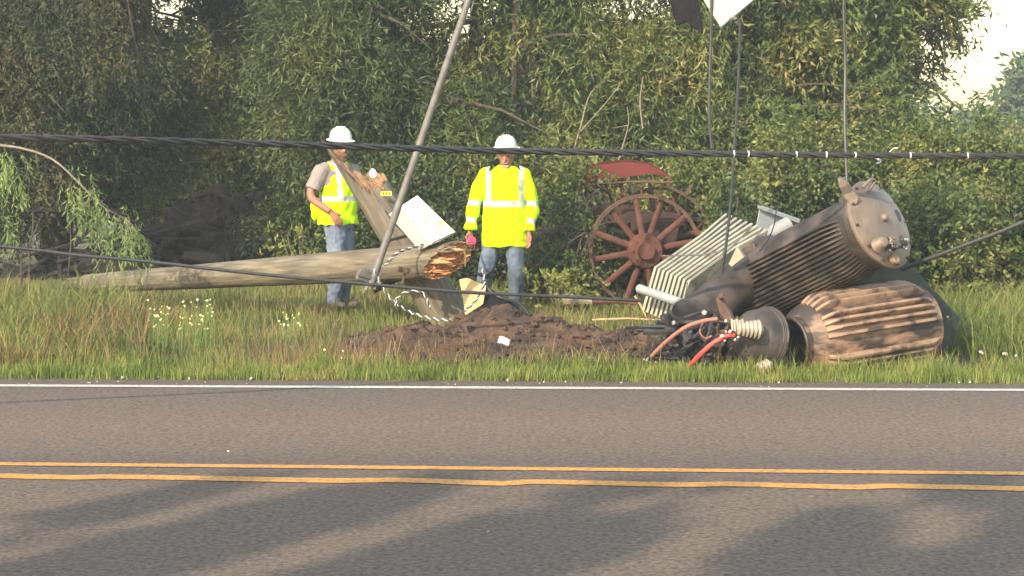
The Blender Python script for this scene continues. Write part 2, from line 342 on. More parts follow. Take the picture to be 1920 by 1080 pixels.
# ------------------------------------------------------------------ grass (stuff)
def bare(x, y):                                   # 1 where soil shows
    q = noise.noise(Vector((x*1.3, y*1.3, 9)))*.35; a = ((x-.1)/1.75)**2+((y-16.4)/1.15)**2+q < .95
    q = noise.noise(Vector((x*1.5, y*1.5, 4)))*.4; b = ((x-2.3)/1.9)**2+((y-15.75)/.75)**2+q < .85
    return a or b or ((x-4.6)/1.1)**2+((y-15.3)/.26)**2 < .8
def grass(name, n, region, hfun, wd, m, lab, keep=None, lean=.35, seed=1):
    r = np.random.default_rng(seed); x0, x1, y0, y1 = region; pts = []
    for _ in range(n):
        y = r.uniform(y0, y1); lim = .335*y; x = r.uniform(max(x0, -lim), min(x1, lim))
        e = y-edgeY(x)
        if e < .02+.05*r.random()+.05*abs(noise.noise(Vector((x*4, 0, 7)))): continue
        if bare(x, y) and r.random() > .09: continue
        if keep and not keep(x, y, r): continue
        if seed == 2 and noise.noise(Vector((x*1.7, y*1.7, 33))) < -.02 and r.random() < .7: continue
        pts.append((x, y, hgt(x, y)-.01, hfun(x, y, r)))
    p = np.array(pts); k = len(p); H = p[:, 3]; a = r.uniform(0, 2*np.pi, k); f = r.uniform(0, 2*np.pi, k)
    ln = H*lean*r.uniform(.2, 1.5, k); sx, sy = np.cos(a), np.sin(a); wx, wy = np.cos(f), np.sin(f)
    W = wd*r.uniform(.7, 1.3, k)*np.sqrt(H/.2).clip(.8, 1.4)
    V = np.zeros((k, 7, 3))
    for i, (t, wt) in enumerate(((0, 1), (.4, .85), (.75, .55))):
        for s_, o in ((-1, 0), (1, 1)):
            V[:, i*2+o, 0] = p[:, 0]+sx*ln*t*t+s_*wx*W*wt/2; V[:, i*2+o, 1] = p[:, 1]+sy*ln*t*t+s_*wy*W*wt/2; V[:, i*2+o, 2] = p[:, 2]+H*t
    V[:, 6, 0] = p[:, 0]+sx*ln*1.15; V[:, 6, 1] = p[:, 1]+sy*ln*1.15; V[:, 6, 2] = p[:, 2]+H*.97
    me = bpy.data.meshes.new(name); me.vertices.add(k*7); me.vertices.foreach_set('co', V.ravel())
    b = (np.arange(k)*7)[:, None]; q = np.concatenate([b+[0, 1, 3, 2], b+[2, 3, 5, 4], b+[4, 5, 6]], 1).ravel()
    me.loops.add(len(q)); me.loops.foreach_set('vertex_index', q.astype(np.int32))
    ls = (np.arange(k)*11)[:, None]+np.array([0, 4, 8]); me.polygons.add(k*3)
    me.polygons.foreach_set('loop_start', ls.ravel().astype(np.int32)); me.update(calc_edges=True); me.validate()
    me.materials.append(m); o = bpy.data.objects.new(name, me); COL.objects.link(o); return tag(o, lab, 'grass', kind='stuff')
GG = leafmat('green_grass', [(0.082, 0.117, 0.020), (0.133, 0.181, 0.032), (0.194, 0.235, 0.048), (0.295, 0.254, 0.080)], .35, .6, 2.4)
GM = leafmat('meadow_grass', [(0.084, 0.116, 0.027), (0.143, 0.180, 0.037), (0.214, 0.212, 0.056), (0.286, 0.201, 0.083)], .35, .6, .9)
GD = leafmat('dry_grass', [(0.085, 0.047, 0.022), (0.153, 0.085, 0.040), (0.221, 0.145, 0.064), (0.306, 0.230, 0.112)], .3, .7, 1.2)
grass('grass', 35000, (-5.6, 5.6, 13.9, 15.0), lambda x, y, r: r.uniform(.03, .13)*(1+.8*noise.noise(Vector((x*3, y*3, 1)))), .008, GG, 'bright short green grass along the edge of the road',
      keep=lambda x, y, r: y-edgeY(x) < .95)
grass('grass', 72000, (-7.5, 7.5, 14.7, 22.5), lambda x, y, r: r.uniform(.06, .2)*(1+.6*noise.noise(Vector((x*2, y*2, 1)))), .009, GM, 'mid green meadow grass on the verge around the fallen poles', seed=2)
grass('dry_grass', 6500, (-5.5, 5.5, 14.6, 19.5), lambda x, y, r: r.uniform(.08, .3), .006, GD, 'dry brown and straw coloured grass mixed through the verge', seed=3,
      keep=lambda x, y, r: r.random() < .15+(1.1 if noise.noise(Vector((x*1.1, y*1.1, 20))) > .2 or (x < -3.6 and x > -4.6) else 0)*.6)
def dirtdry(x, y, r): return ((x+.3)/2)**2+((y-15.7)/.7)**2 < 1
# thin dry stalks standing in front of the soil
def stalks():
    global bare
    b0 = bare; bare = lambda x, y: False
    o = grass('dry_grass', 2600, (-2.3, 2.6, 14.75, 16.2), lambda x, y, r: r.uniform(.1, .34), .005, GD, 'thin dry stalks standing in the turned soil of the mound', seed=9, keep=lambda x, y, r: r.random() < .55*(1.3 if x < -.2 else .45))
    bare = b0
stalks()
grass('tall_weeds', 8000, (-6.6, -2.9, 14.8, 19.5), lambda x, y, r: r.uniform(.25, .75)*(.4+.45*sm(-2.9, -4.2, x))*(.7+.5*noise.noise(Vector((x*2, y*2, 6)))), .009, GM, 'tall green weeds thick at the left of the verge', seed=4, lean=.5)
grass('tall_weeds', 1000, (-5.4, -3.0, 14.8, 17.5), lambda x, y, r: r.uniform(.25, .62), .006, GD, 'tall brown dead weeds among the green ones at the left', seed=5, lean=.6, keep=lambda x, y, r: noise.noise(Vector((x*1.5, y*1.5, 3))) > -.05)
grass('tall_weeds', 8500, (3.2, 8, 15.6, 21), lambda x, y, r: r.uniform(.12, .42), .009, GM, 'tall light green grass behind the wreck at the right', seed=6, lean=.5)

# ------------------------------------------------------------------ foliage
def leaves(cl, dirs, ntw, nl, L, W, droop, tw, seed, flat=.5):
    """cl: clump centres, dirs: outward directions -> vertex array (N,4,3)"""
    r = np.random.default_rng(seed); n = len(cl)
    c = np.repeat(cl, ntw, 0)+r.normal(0, tw*.35, (n*ntw, 3)); d = np.repeat(dirs, ntw, 0)*.8+r.normal(0, .7, (n*ntw, 3)); d[:, 2] -= droop
    d /= np.linalg.norm(d, axis=1)[:, None]
    k = n*ntw; t = (np.arange(nl)+.5)/nl
    p = c[:, None]+d[:, None]*(t[None, :, None]*tw)
    p[:, :, 2] -= (t**2*tw*.3)[None]
    dd = np.repeat(d[:, None], nl, 1)*.75+r.normal(0, .55, (k, nl, 3)); dd[:, :, 2] -= droop*.5
    dd /= np.linalg.norm(dd, axis=2)[:, :, None]
    s = np.cross(dd, r.normal(0, 1, (k, nl, 3))+np.array([0, 0, flat])); s /= np.linalg.norm(s, axis=2)[:, :, None]
    LL = L*r.uniform(.6, 1.25, (k, nl, 1)); WW = W*r.uniform(.7, 1.2, (k, nl, 1))
    nrm = np.cross(dd, s)
    V = np.stack([p, p+dd*LL*.45+s*WW*.5, p+dd*LL+nrm*LL*.12, p+dd*LL*.45-s*WW*.5], 2)
    return V.reshape(-1, 4, 3)
def quadmesh(name, V, m, parent=None):
    o0 = np.array(ORG[parent.name]) if parent else np.zeros(3)
    k = len(V); me = bpy.data.meshes.new(name); me.vertices.add(k*4); me.vertices.foreach_set('co', (V-o0).ravel())
    me.loops.add(k*4); me.loops.foreach_set('vertex_index', np.arange(k*4, dtype=np.int32)); me.polygons.add(k)
    me.polygons.foreach_set('loop_start', (np.arange(k)*4).astype(np.int32)); me.update(calc_edges=True)
    me.materials.append(m); o = bpy.data.objects.new(name, me); COL.objects.link(o)
    if parent: o.parent = parent
    ORG[o.name] = Vector(o0); return o
def crown_pts(ells, n, seed, thr=-.1, sc=.8, zfun=None):
    r = random.Random(seed); out = []; dr = []
    vol = [e[3]*e[4]*e[5] for e in ells]
    for _ in range(n*6):
        if len(out) >= n: break
        e = r.choices(ells, vol)[0]; a = Vector((r.gauss(0, 1), r.gauss(0, 1), r.gauss(0, 1))).normalized()*(r.random()**.42)
        p = Vector((e[0]+a.x*e[3], e[1]+a.y*e[4], e[2]+a.z*e[5]))
        if p.z < .25: continue
        if noise.noise(p*sc+Vector((seed*3.1, 0, 0))) < thr+(zfun(p) if zfun else 0)+(holes(p) if 21.8 < p.y < 40 else 0): continue
        out.append(p); a.z *= .5; dr.append(a)
    return np.array(out), np.array(dr)
def limbs(mb, base, top, r0, ells, n, seed, m=0):
    r = random.Random(seed); b = Vector(base); t = Vector(top)
    tr = [b.lerp(t, i/8)+Vector((r.gauss(0, .05), r.gauss(0, .05), 0))*(i > 0) for i in range(9)]
    mb.tube(tr, [r0*(1.25 if i == 0 else 1)*(1-.75*i/8) for i in range(9)], 12, jit=.06)
    for i in range(n):
        k = r.uniform(.12, .95); s = b.lerp(t, k); e = r.choice(ells)
        a = Vector((r.gauss(0, 1), r.gauss(0, 1), r.gauss(0, .7))).normalized()*.85
        q = Vector((e[0]+a.x*e[3], e[1]+a.y*e[4], max(.5, e[2]+a.z*e[5])))
        mid = s.lerp(q, .5)+Vector((r.gauss(0, .2), r.gauss(0, .2), .25+r.random()*.3))
        rr = r0*(1-.7*k)*.4; pts = spline([s, mid, q], 5); mb.tube(pts, [rr*(1-.85*j/(len(pts)-1))+.004 for j in range(len(pts))], 6)
        for _ in range(3):
            j = r.randrange(3, len(pts)-1); s2 = pts[j]; q2 = s2+Vector((r.gauss(0, .6), r.gauss(0, .6), r.gauss(-.1, .4)))
            mb.tube([s2, s2.lerp(q2, .5)+Vector((0, 0, .08)), q2], [rr*.4, rr*.25, .004], 5)
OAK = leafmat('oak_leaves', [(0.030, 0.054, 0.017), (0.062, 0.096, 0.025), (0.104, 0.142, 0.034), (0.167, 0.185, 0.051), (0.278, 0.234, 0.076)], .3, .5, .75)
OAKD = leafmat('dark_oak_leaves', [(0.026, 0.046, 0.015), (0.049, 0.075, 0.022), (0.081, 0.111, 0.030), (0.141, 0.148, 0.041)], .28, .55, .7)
CED = leafmat('cedar_needles', [(0.024, 0.033, 0.013), (0.043, 0.057, 0.020), (0.072, 0.083, 0.026), (0.106, 0.076, 0.034)], .2, .7, .8)
BUSH = leafmat('bush_leaves', [(0.032, 0.059, 0.017), (0.060, 0.092, 0.023), (0.097, 0.134, 0.030), (0.173, 0.188, 0.050), (0.304, 0.281, 0.090)], .35, .5, 1.3)
FARL = leafmat('far_leaves', [(0.044, 0.077, 0.033), (0.077, 0.121, 0.044), (0.110, 0.154, 0.055)], .3, .6, .3)
def tree(name, base, H, r0, ells, ncl, m, lab, cat='tree', seed=1, L=.115, W=.021, ntw=7, nl=13, tw=.42, droop=.35, thr=-.1, nlimb=14, grp=None, zfun=None, sc=.8, kind=None, trunk='trunk'):
    t = thing(name, base, lab, cat, grp, kind)
    c, d = crown_pts(ells, ncl, seed, thr, sc, zfun)
    quadmesh('crown', leaves(c, d, ntw, nl, L, W, droop, tw, seed), m, t)
    mb = MB(); limbs(mb, base, (base[0]+random.gauss(0, .2), base[1]+.1, H), r0, ells, nlimb, seed); mb.build(trunk, M['bark'], t, fix=False)
    return t
GT = 'trees standing behind the broken poles'
# gaps are made by thinning clumps with height and along camera sightlines
HOLES = [(-4.3, 3.45, .8, .45, .62), (-3.4, 3.4, .5, .3, .6), (-3.2, 2.5, .25, .28, .8), (-3.3, 2.9, .25, .22, .75), (-.62, 3.3, .55, .65, .72), (-1.6, 3.3, .35, .35, .6), (-1.9, 2.9, .2, .2, .6), (1.5, 3.45, .6, .45, .85), (3.96, 3.5, .3, .28, .9), (4.6, 2.95, .25, .25, .7), (5.15, 3.1, .2, .35, .9), (3.9, 2.3, .45, .45, .7), (2.9, 3.5, .3, .2, .6), (.2, 3.6, .3, .2, .5)]
def holes(p):
    k = 25/p.y; x = p.x*k; z = 1.86+(p.z-1.86)*k; f = 0
    for hx, hz, rx, rz, s_ in HOLES:
        e = ((x-hx)/rx)**2+((z-hz)/rz)**2
        if e < 1.6: f = max(f, s_*min(1, 1.6-e))
    return f
zt = lambda p: .12*sm(2.8, 3.6, p.z)
tree('cedar_tree', (-5.9, 25, 0), 8, .2, [(-6.1, 25, 3.6, 1.9, 1.3, 2.8), (-5.3, 24.6, 3.2, 1.3, 1.1, 1.3), (-6.6, 24.3, 1.6, 1.2, 1, 1.2)], 2900, CED, 'dark brownish green cedar at the left edge of the picture', seed=11, L=.07, W=.022, ntw=6, nl=14, tw=.36, droop=.5, thr=-.3, grp=GT, nlimb=22)
tree('oak_tree', (-3.1, 26.5, 0), 8, .16, [(-3.3, 26.5, 4.1, 2.4, 1.5, 2.2), (-2.4, 26.2, 2.9, 1.3, .8, 1.0), (-4.4, 26.6, 3.1, 1.3, .9, 1.2)], 1500, OAK, 'green oak right of the dark cedar with sky showing through its top', seed=12, grp=GT, zfun=lambda p: .1*sm(3.1, 3.9, p.z), thr=-.16)
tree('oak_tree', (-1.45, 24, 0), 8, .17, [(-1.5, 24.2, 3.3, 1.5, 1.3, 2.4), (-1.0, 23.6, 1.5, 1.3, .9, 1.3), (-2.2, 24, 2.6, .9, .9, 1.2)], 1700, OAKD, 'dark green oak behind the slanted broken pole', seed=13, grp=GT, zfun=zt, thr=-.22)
tree('oak_tree', (.28, 24.3, 0), 8, .33, [(.4, 24.2, 3.6, 1.5, 1.3, 2.2), (0.1, 23.4, 1.5, 1.1, .8, 1.3), (1.5, 23.8, 2.6, 1.1, 1., 1.3), (.9, 23.2, 1.2, 1.2, .7, 1.0)], 1900, OAK, 'thick trunked oak behind the worker in the lime shirt', seed=14, grp=GT, zfun=lambda p: .5*sm(.6, .1, abs(p.x-.25))*sm(1.5, 1.8, p.z)*sm(2.9, 2.6, p.z)*sm(24.3, 24, p.y), thr=-.18)
tree('oak_tree', (2.6, 24, 0), 8, .15, [(2.5, 24, 3.3, 1.5, 1.2, 2.3), (2.0, 23.4, 1.5, 1.1, .9, 1.2), (3.4, 23.4, 1.6, 1.2, .9, 1.2)], 1750, OAK, 'yellow green oak above the rusty spoked wheel', seed=15, grp=GT, thr=-.2, zfun=lambda p: .1*sm(2.8, 3.6, p.z))
tree('oak_tree', (4.15, 24.6, 0), 8, .14, [(4.3, 24.6, 3.6, 1.25, 1.1, 2.2), (4.6, 24, 2.0, 1.1, .8, 1.3), (3.6, 24.2, 3.3, .8, .8, 1.6), (5.3, 24.4, 2.0, .65, .7, .8)], 1500, OAK, 'open crowned oak at the right with bright sky beside it', seed=16, grp=GT, thr=-.16, W=.034, zfun=lambda p: .16*sm(4.2, 5.2, p.x))
# fills behind
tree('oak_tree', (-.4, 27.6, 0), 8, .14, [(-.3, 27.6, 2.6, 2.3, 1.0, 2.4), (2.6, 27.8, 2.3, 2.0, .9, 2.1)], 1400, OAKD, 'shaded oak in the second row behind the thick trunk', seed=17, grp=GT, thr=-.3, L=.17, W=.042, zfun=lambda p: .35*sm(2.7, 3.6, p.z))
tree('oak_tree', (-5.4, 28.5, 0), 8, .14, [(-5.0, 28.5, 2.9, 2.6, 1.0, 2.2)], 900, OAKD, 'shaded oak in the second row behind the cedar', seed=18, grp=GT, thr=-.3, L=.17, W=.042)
BG = 'bushes under and beside the trees'
def bush(x, y, rx, ry, h, n, lab, seed, m=BUSH, L=.062, W=.034, name='bush', thr=-.18, sc=1.9, **k):
    return tree(name, (x, y, 0), h*.7, .03, [(x, y, h*.5, rx, ry, h*.55)], n, m, lab, 'bush', seed, L, W, ntw=6, nl=11, tw=.28, droop=.05, thr=thr, nlimb=8, grp=BG, trunk='stem', sc=sc, **k)
bush(4.9, 21.5, 1.1, .8, 1.85, 720, 'tall sunlit bush behind the upper burnt transformer', 31)
bush(6.0, 21.9, .9, .8, 1.6, 520, 'leafy green bush at the right edge of the picture', 32)
bush(4.3, 20.2, .9, .6, 1.15, 380, 'low yellow green bush right of the stacked transformers', 33)
bush(5.5, 20.4, 1.0, .6, 1.15, 420, 'low green bush below the cable at the right edge', 34)
bush(3.2, 21.8, .9, .7, 1.9, 480, 'green bush behind the pale radiator fins', 35)
bush(1.05, 22.2, .8, .5, 1.0, 240, 'dark low bush left of the rusty wheel', 36, m=OAKD)
bush(-2.55, 24.2, .7, .5, 1.05, 300, 'bright green bush left of the worker in the vest', 37)
bush(-3.4, 25.7, 1.5, .45, 1.9, 800, 'sunlit bush seen far back between cedar and oak', 38)
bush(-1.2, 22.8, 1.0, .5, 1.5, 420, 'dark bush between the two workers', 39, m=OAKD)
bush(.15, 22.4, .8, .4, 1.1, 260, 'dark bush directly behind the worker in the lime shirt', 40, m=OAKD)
bush(2.3, 22.2, .9, .5, 1.5, 380, 'bush growing over the back of the old tractor', 41)
bush(2.3, 20.0, .22, .2, 1.3, 80, 'weedy bush growing against the right side of the rusty wheel', 42)
bush(.62, 20.3, .16, .2, 1.5, 50, 'leafy shoots at the left end of the red fender', 43)
bush(.45, 20.0, .3, .2, .45, 60, 'low weeds in front of the dark rusted drum', 44)
# far woods
FG = 'far trees in the haze'
for i, (x, y, h, rx, l) in enumerate([(18.3, 62, 4.8, 2.4, 'hazy far tree at the right edge of the picture'), (14.2, 60, 1.9, 2.6, 'low far tree below the pale sky at the right'), (10.0, 64, 4.6, 3.2, 'hazy far tree behind the open crowned oak'), (5, 66, 4.4, 3.6, 'hazy far tree behind the yellow green oak'), (-1, 62, 3.9, 3.6, 'hazy far tree behind the thick trunked oak'), (-7, 64, 4.2, 3.8, 'hazy far tree behind the first oak'), (-13, 62, 5, 3.6, 'hazy far tree behind the cedar')]):
    tree('far_tree', (x, y, 0), h*.8, .16, [(x, y, h*.5, rx, 1.8, h*.5)], 620, FARL, l, 'tree', 50+i, .3, .14, ntw=4, nl=9, tw=.7, droop=.1, thr=-.5, nlimb=8, grp=FG)
# trees across the road behind the camera, throwing their shade on the near lane
TG = 'trees across the road behind the camera'
RS = 1/math.tan(SUN_EL)
for i, (q_, sy, h, wd) in enumerate([(-6.62, 10.35, 9.2, .13), (-5.95, 9.9, 9.5, .12), (-5.66, 10.3, 9.0, .16), (-4.75, 10.15, 9.6, .2), (-4.3, 9.9, 9.4, .2), (-3.3, 10.3, 9.1, .3), (-2.6, 10.35, 9.5, .4), (-1.6, 10.35, 9.0, .45), (-7.3, 9.0, 9.0, .08)]):
    sx = (q_+.53*sy)/.848
    x, y = sx+math.sin(SUN_AZ)*RS*h, sy+math.cos(SUN_AZ)*RS*h
    tree('pine_tree', (x, y, 0), h, .1, [(x, y, h-.9, wd, wd, .9), (x, y, h-2.7, wd*1.2, wd*1.1, 1.3)], 250, OAKD, 'tall slim tree across the road behind the camera', 'tree', 70+i, .11, .05, ntw=6, nl=9, tw=.1, droop=.1, thr=-.05, nlimb=10, grp=TG, sc=1.5)

# pale bare branches inside the trees (parts of their own dead sapling)
def bare_sapling(pts_list, lab, rad=.014):
    b = pts_list[0][0]; mb = MB()
    for k, pl in enumerate(pts_list):
        pp = spline([P(*q) for q in pl], 6); mb.tube(pp, [rad*(.65 if k else 1)*(1-.6*i/(len(pp)-1)) for i in range(len(pp))], 6)
    o = mb.build('bare_branch', M['twig'], None); tag(o, lab, 'branch'); return base_frame(o, P(*b))
bare_sapling([[(1000, 305, 22.6), (1060, 312, 22.5), (1085, 250, 22.5), (1105, 180, 22.6), (1135, 150, 22.8)], [(1085, 250, 22.5), (1130, 200, 22.4), (1170, 150, 22.4)], [(1075, 280, 22.5), (1120, 300, 22.4)]], 'pale bare branch curving up right of the lime shirted worker')
bare_sapling([[(1205, 240, 22.3), (1200, 190, 22.3), (1206, 145, 22.4)]], 'short pale upright bare branch above the tractor', .012)
bare_sapling([[(1160, 300, 22.3), (1178, 235, 22.3), (1176, 200, 22.3)], [(1178, 235, 22.3), (1150, 240, 22.3)]], 'thin forked bare branch above the red fender', .01)
# hanging limb of a cedar standing out of frame at the left
t = thing('cedar_tree', (-6.0, 19.2, 0), 'cedar at the far left whose long pale limb droops light green sprays into view', 'tree')
mb = MB(); mb.tube([(-6.0, 19.2, -.1), (-6.0, 19.2, 1.5), (-5.9, 19.2, 3.2), (-5.9, 19.3, 5)], [.16, .14, .12, .03], 12, jit=.05); mb.build('trunk', M['bark'], t)
lp = spline([Vector((-5.95, 19.2, 2.0)), P(-60, 262, 18.8), P(40, 278, 18.5), P(100, 300, 18.4), P(150, 345, 18.3), P(190, 385, 18.3), P(235, 410, 18.3)], 8)
mb = MB(); mb.tube(lp, [.016*(1-.8*i/(len(lp)-1)) for i in range(len(lp))], 7)
cc = []; dd = []
rr = random.Random(5)
for (px, py) in [(140, 335), (150, 360), (145, 385), (165, 370), (185, 385), (185, 410), (205, 400), (215, 425), (235, 415), (250, 425), (200, 440), (225, 445), (245, 450), (258, 440), (175, 350), (155, 400), (195, 455), (250, 465)]:
    for _ in range(2):
        cc.append(P(px+rr.gauss(0, 6), py+rr.gauss(0, 8), 18.3+rr.gauss(0, .12))); dd.append(Vector((.3, 0, -.7)))
for (px, py) in [(5, 300), (15, 320), (25, 335), (5, 285), (0, 400), (8, 420)]:
    for _ in range(3): cc.append(P(px+rr.gauss(0, 6), py+rr.gauss(0, 8), 18.5+rr.gauss(0, .1))); dd.append(Vector((.2, 0, -.7)))
for c_ in cc[:36:2]:
    k = min(range(len(lp)), key=lambda i: (lp[i]-c_).length); mb.tube([lp[k], lp[k].lerp(c_, .6)+Vector((0, 0, .03)), c_], [.006, .004, .002], 5)
mb.build('limb', M['twig'], t)
SPR = leafmat('cedar_spray', [(0.110, 0.179, 0.060), (0.198, 0.273, 0.083), (0.308, 0.367, 0.112)], .35, .6, 2)
cv, dv = crown_pts([(-6.9, 19.0, 4.2, .9, .9, 1.2)], 200, 3, -.4)
V1 = leaves(cv, dv, 5, 12, .09, .03, .4, .3, 5); V2 = leaves(np.array([tuple(c) for c in cc]), np.array([tuple(d) for d in dd]), 3, 14, .07, .012, .9, .2, 6)
quadmesh('crown', V1, CED, t); quadmesh('spray', V2, SPR, t)
# sapling trunks and weeds in the shade at the left
for (x0, y0, x1, y1, Y, l) in [(128, 520, 132, 400, 21.5, 'thin brown sapling stem in the shade at the left'), (55, 470, 62, 395, 21, 'grey leaning dead stem nearest the left edge'), (40, 480, 80, 400, 21.2, 'dead stem leaning right near the left edge')]:
    mb = MB(); mb.tube([P(x0, y0+60, Y), P(x0, y0, Y), P((x0+x1)/2+3, (y0+y1)/2, Y), P(x1, y1, Y)], [.012, .011, .009, .005], 7); o = mb.build('dead_stem', M['bark'], None)
    tag(base_frame(o, P(x0, y0+60, Y)), l, 'dead stem')
# small plants
def plant(px, py, Y, h, n, m, lab, seed, L=.07, W=.028):
    b = P(px, py, Y); t = thing('small_plant', (b.x, b.y, 0), lab, 'plant')
    if px == 560: n = 14
    r = np.random.default_rng(seed); c = np.array([[b.x, b.y, .02]]*n)+r.normal(0, 1, (n, 3))*[h*.25, h*.2, 0]; c[:, 2] = r.uniform(.1, h, n)
    quadmesh('foliage', leaves(c, np.tile([0, -.1, .8], (n, 1)), 3, 8, L, W, -.4, .14, seed), m, t)
    mb = MB()
    for i in range(5): a = Vector((b.x, b.y, 0)); mb.tube([a, a+Vector((r.normal()*.08, 0, h*.9))], [.006, .003], 5)
    mb.build('stem', M['twig'], t)
YG = leafmat('yellow_plant', [(0.132, 0.149, 0.025), (0.216, 0.223, 0.050), (0.252, 0.248, 0.080)], .3, .6, 3)
plant(1045, 540, 19.3, .38, 16, YG, 'small yellow green plant between the worker and the wheel', 1)
plant(1395, 410, 21, 1.25, 26, YG, 'yellow leaved plant behind the radiator fins', 2, .09, .04)
plant(560, 470, 22.5, .7, 30, YG, 'bright yellow green plant left of the worker in the vest', 3)
# wildflowers
def flowers(x0, x1, y0, y1, Y, n, lab, seed):
    r = random.Random(seed); b = P((x0+x1)/2, y1, Y); t = thing('wildflower_clump', (b.x, Y, 0), lab, 'wildflowers')
    for _ in range(n):
        p = P(r.uniform(x0, x1), r.uniform(y0, y1), Y+r.uniform(-.25, .25)); g = Vector((p.x+r.gauss(0, .04), p.y, 0)); s = MB(); s.tube([g, g.lerp(p, .6)+Vector((.01, 0, 0)), p], .0025, 4, cap=False, m=2)
        rad = r.uniform(.006, .012); n8 = 8; up = Vector((r.gauss(0, .3), -1, .7)).normalized(); Mx = axisM(p, up)
        vs = [Mx @ Vector((0, 0, .002))]+[Mx @ Vector((rad*(1 if k % 2 else .6)*math.cos(k*math.pi/8), rad*(1 if k % 2 else .6)*math.sin(k*math.pi/8), .004)) for k in range(16)]
        a = s; a.add(vs, [(0, 1+k, 1+(k+1) % 16) for k in range(16)]); a.ball(p+up*.005, .005, n=5, k=3, m=1); a.build('flower', [M['petal'], M['yellow'], M['stemg']], t, fix=False)
M['petal'] = mat('petal', (.82, .80, .55), None, .7); M['stemg'] = mat('green_stem', (.12, .18, .05), None, .8)
flowers(275, 400, 562, 618, 16.2, 60, 'clump of small white flowers under the lying pole', 1)
flowers(515, 565, 582, 612, 16.4, 18, 'small group of white flowers left of the soil mound', 2)
flowers(590, 650, 655, 690, 15.2, 7, 'few yellowish flowers at the grass edge below the mound', 3)

# ------------------------------------------------------------------ poles
def broken_pole(a, b, ra, rb, ext, seed, tl, wood, fresh, n=64, seg=36, amp=.05, last=9):
    # shaft whose end ring runs out into jagged fibres; the break itself is a field of fibres
    a, b = Vector(a), Vector(b); d = (b-a).normalized(); L = (b-a).length
    u = Vector((1, 0, 0)); u = (u-d*u.dot(d)).normalized(); v = d.cross(u); vs = []; mb = MB()
    def sk(x, y, f): return noise.noise(Vector((x*f, y*f, seed)))
    def end(x, y, q):
        return ext(x, y)+amp*1.6*sk(x, y, 5.5)+amp*sk(x, y, 13)+amp*.5*q
    for i in range(seg+1):
        t = i/seg
        for j in range(n):
            an = 2*math.pi*j/n; x, y = math.cos(an), math.sin(an); r = ra+(rb-ra)*t
            r *= 1+.035*noise.noise(Vector((x*4, y*4, t*L*.8+seed)))+.02*noise.noise(Vector((x*14, y*14, t*L*1.3+seed)))
            k = max(0, (t-(1-last/seg))/(last/seg)); e = end(x, y, math.sin(j*2.4))*k**1.3
            vs.append(a.lerp(b, t)+d*e+(u*x+v*y)*r)
    mb.add(vs, [(i*n+j, i*n+(j+1) % n, (i+1)*n+(j+1) % n, (i+1)*n+j) for i in range(seg) for j in range(n)]+[tuple(range(n))[::-1]])
    mb.build('shaft', wood, tl, fix=False)
    K = 12; vs = []; rr = random.Random(seed); mb = MB()
    for k in range(K+1):
        q = 1-k/(K+.3)
        for j in range(n):
            an = 2*math.pi*j/n; x, y = math.cos(an)*q, math.sin(an)*q
            e = end(x, y, math.sin(j*2.4)) if k == 0 else end(x, y, 0)-.03+amp*1.8*noise.noise(Vector((x*9, y*9, seed+5)))+amp*.8*noise.noise(Vector((x*26, y*26, seed+5)))+rr.uniform(-.15, .15)*amp
            vs.append(b+d*e+(u*x+v*y)*rb*.985)
    mb.add(vs, [(i*n+j, i*n+(j+1) % n, (i+1)*n+(j+1) % n, (i+1)*n+j) for i in range(K) for j in range(n)]+[tuple(range(K*n, (K+1)*n))])
    mb.build('broken_end', fresh, tl, smooth=False, fix=False)
def pole_mesh(a, b, ra, rb, n=26, seg=40, seed=0):
    a, b = Vector(a), Vector(b); d = (b-a).normalized(); u = d.orthogonal().normalized(); v = d.cross(u); vs = []; L = (b-a).length
    for i in range(seg+1):
        t = i/seg; c = a.lerp(b, t); r = ra+(rb-ra)*t
        for j in range(n):
            an = 2*math.pi*j/n
            q = r*(1+.035*noise.noise(Vector((math.cos(an)*4, math.sin(an)*4, t*L*.8+seed)))+.02*noise.noise(Vector((math.cos(an)*14, math.sin(an)*14, t*L*1.3+seed))))
            vs.append(c+(u*math.cos(an)+v*math.sin(an))*q)
    fs = [(i*n+j, i*n+(j+1) % n, (i+1)*n+(j+1) % n, (i+1)*n+j) for i in range(seg) for j in range(n)]+[tuple(range(n))[::-1], tuple(range(seg*n, (seg+1)*n))]
    mb = MB(); mb.add(vs, fs); return mb
def woodgrain(base):      # a copy of the weathered wood stretched along a pole direction
    pass
def grain_mat(name, d, c1, c2, c3):
    m = mat(name, c1, c2, .85, scale=5.5, bump=.012, bscale=9, c3=c3, s3=2.2, t3=(.52, .68), lo=.3, hi=.7)
    mp = [n for n in m.node_tree.nodes if n.type == 'MAPPING'][0]
    q = Vector(d).to_track_quat('Z', 'Y').inverted().to_euler(); mp.inputs['Rotation'].default_value = q; mp.inputs['Scale'].default_value = (5, 5, .55)
    mp.vector_type = 'POINT'
    # rotate first, then scale
    t = m.node_tree; m2 = t.nodes.new('ShaderNodeMapping'); m2.inputs['Rotation'].default_value = q; mp.inputs['Rotation'].default_value = (0, 0, 0)
    tc = [n for n in t.nodes if n.type == 'TEX_COORD'][0]; t.links.new(tc.outputs['Object'], m2.inputs[0]); t.links.new(m2.outputs[0], mp.inputs[0]); return m
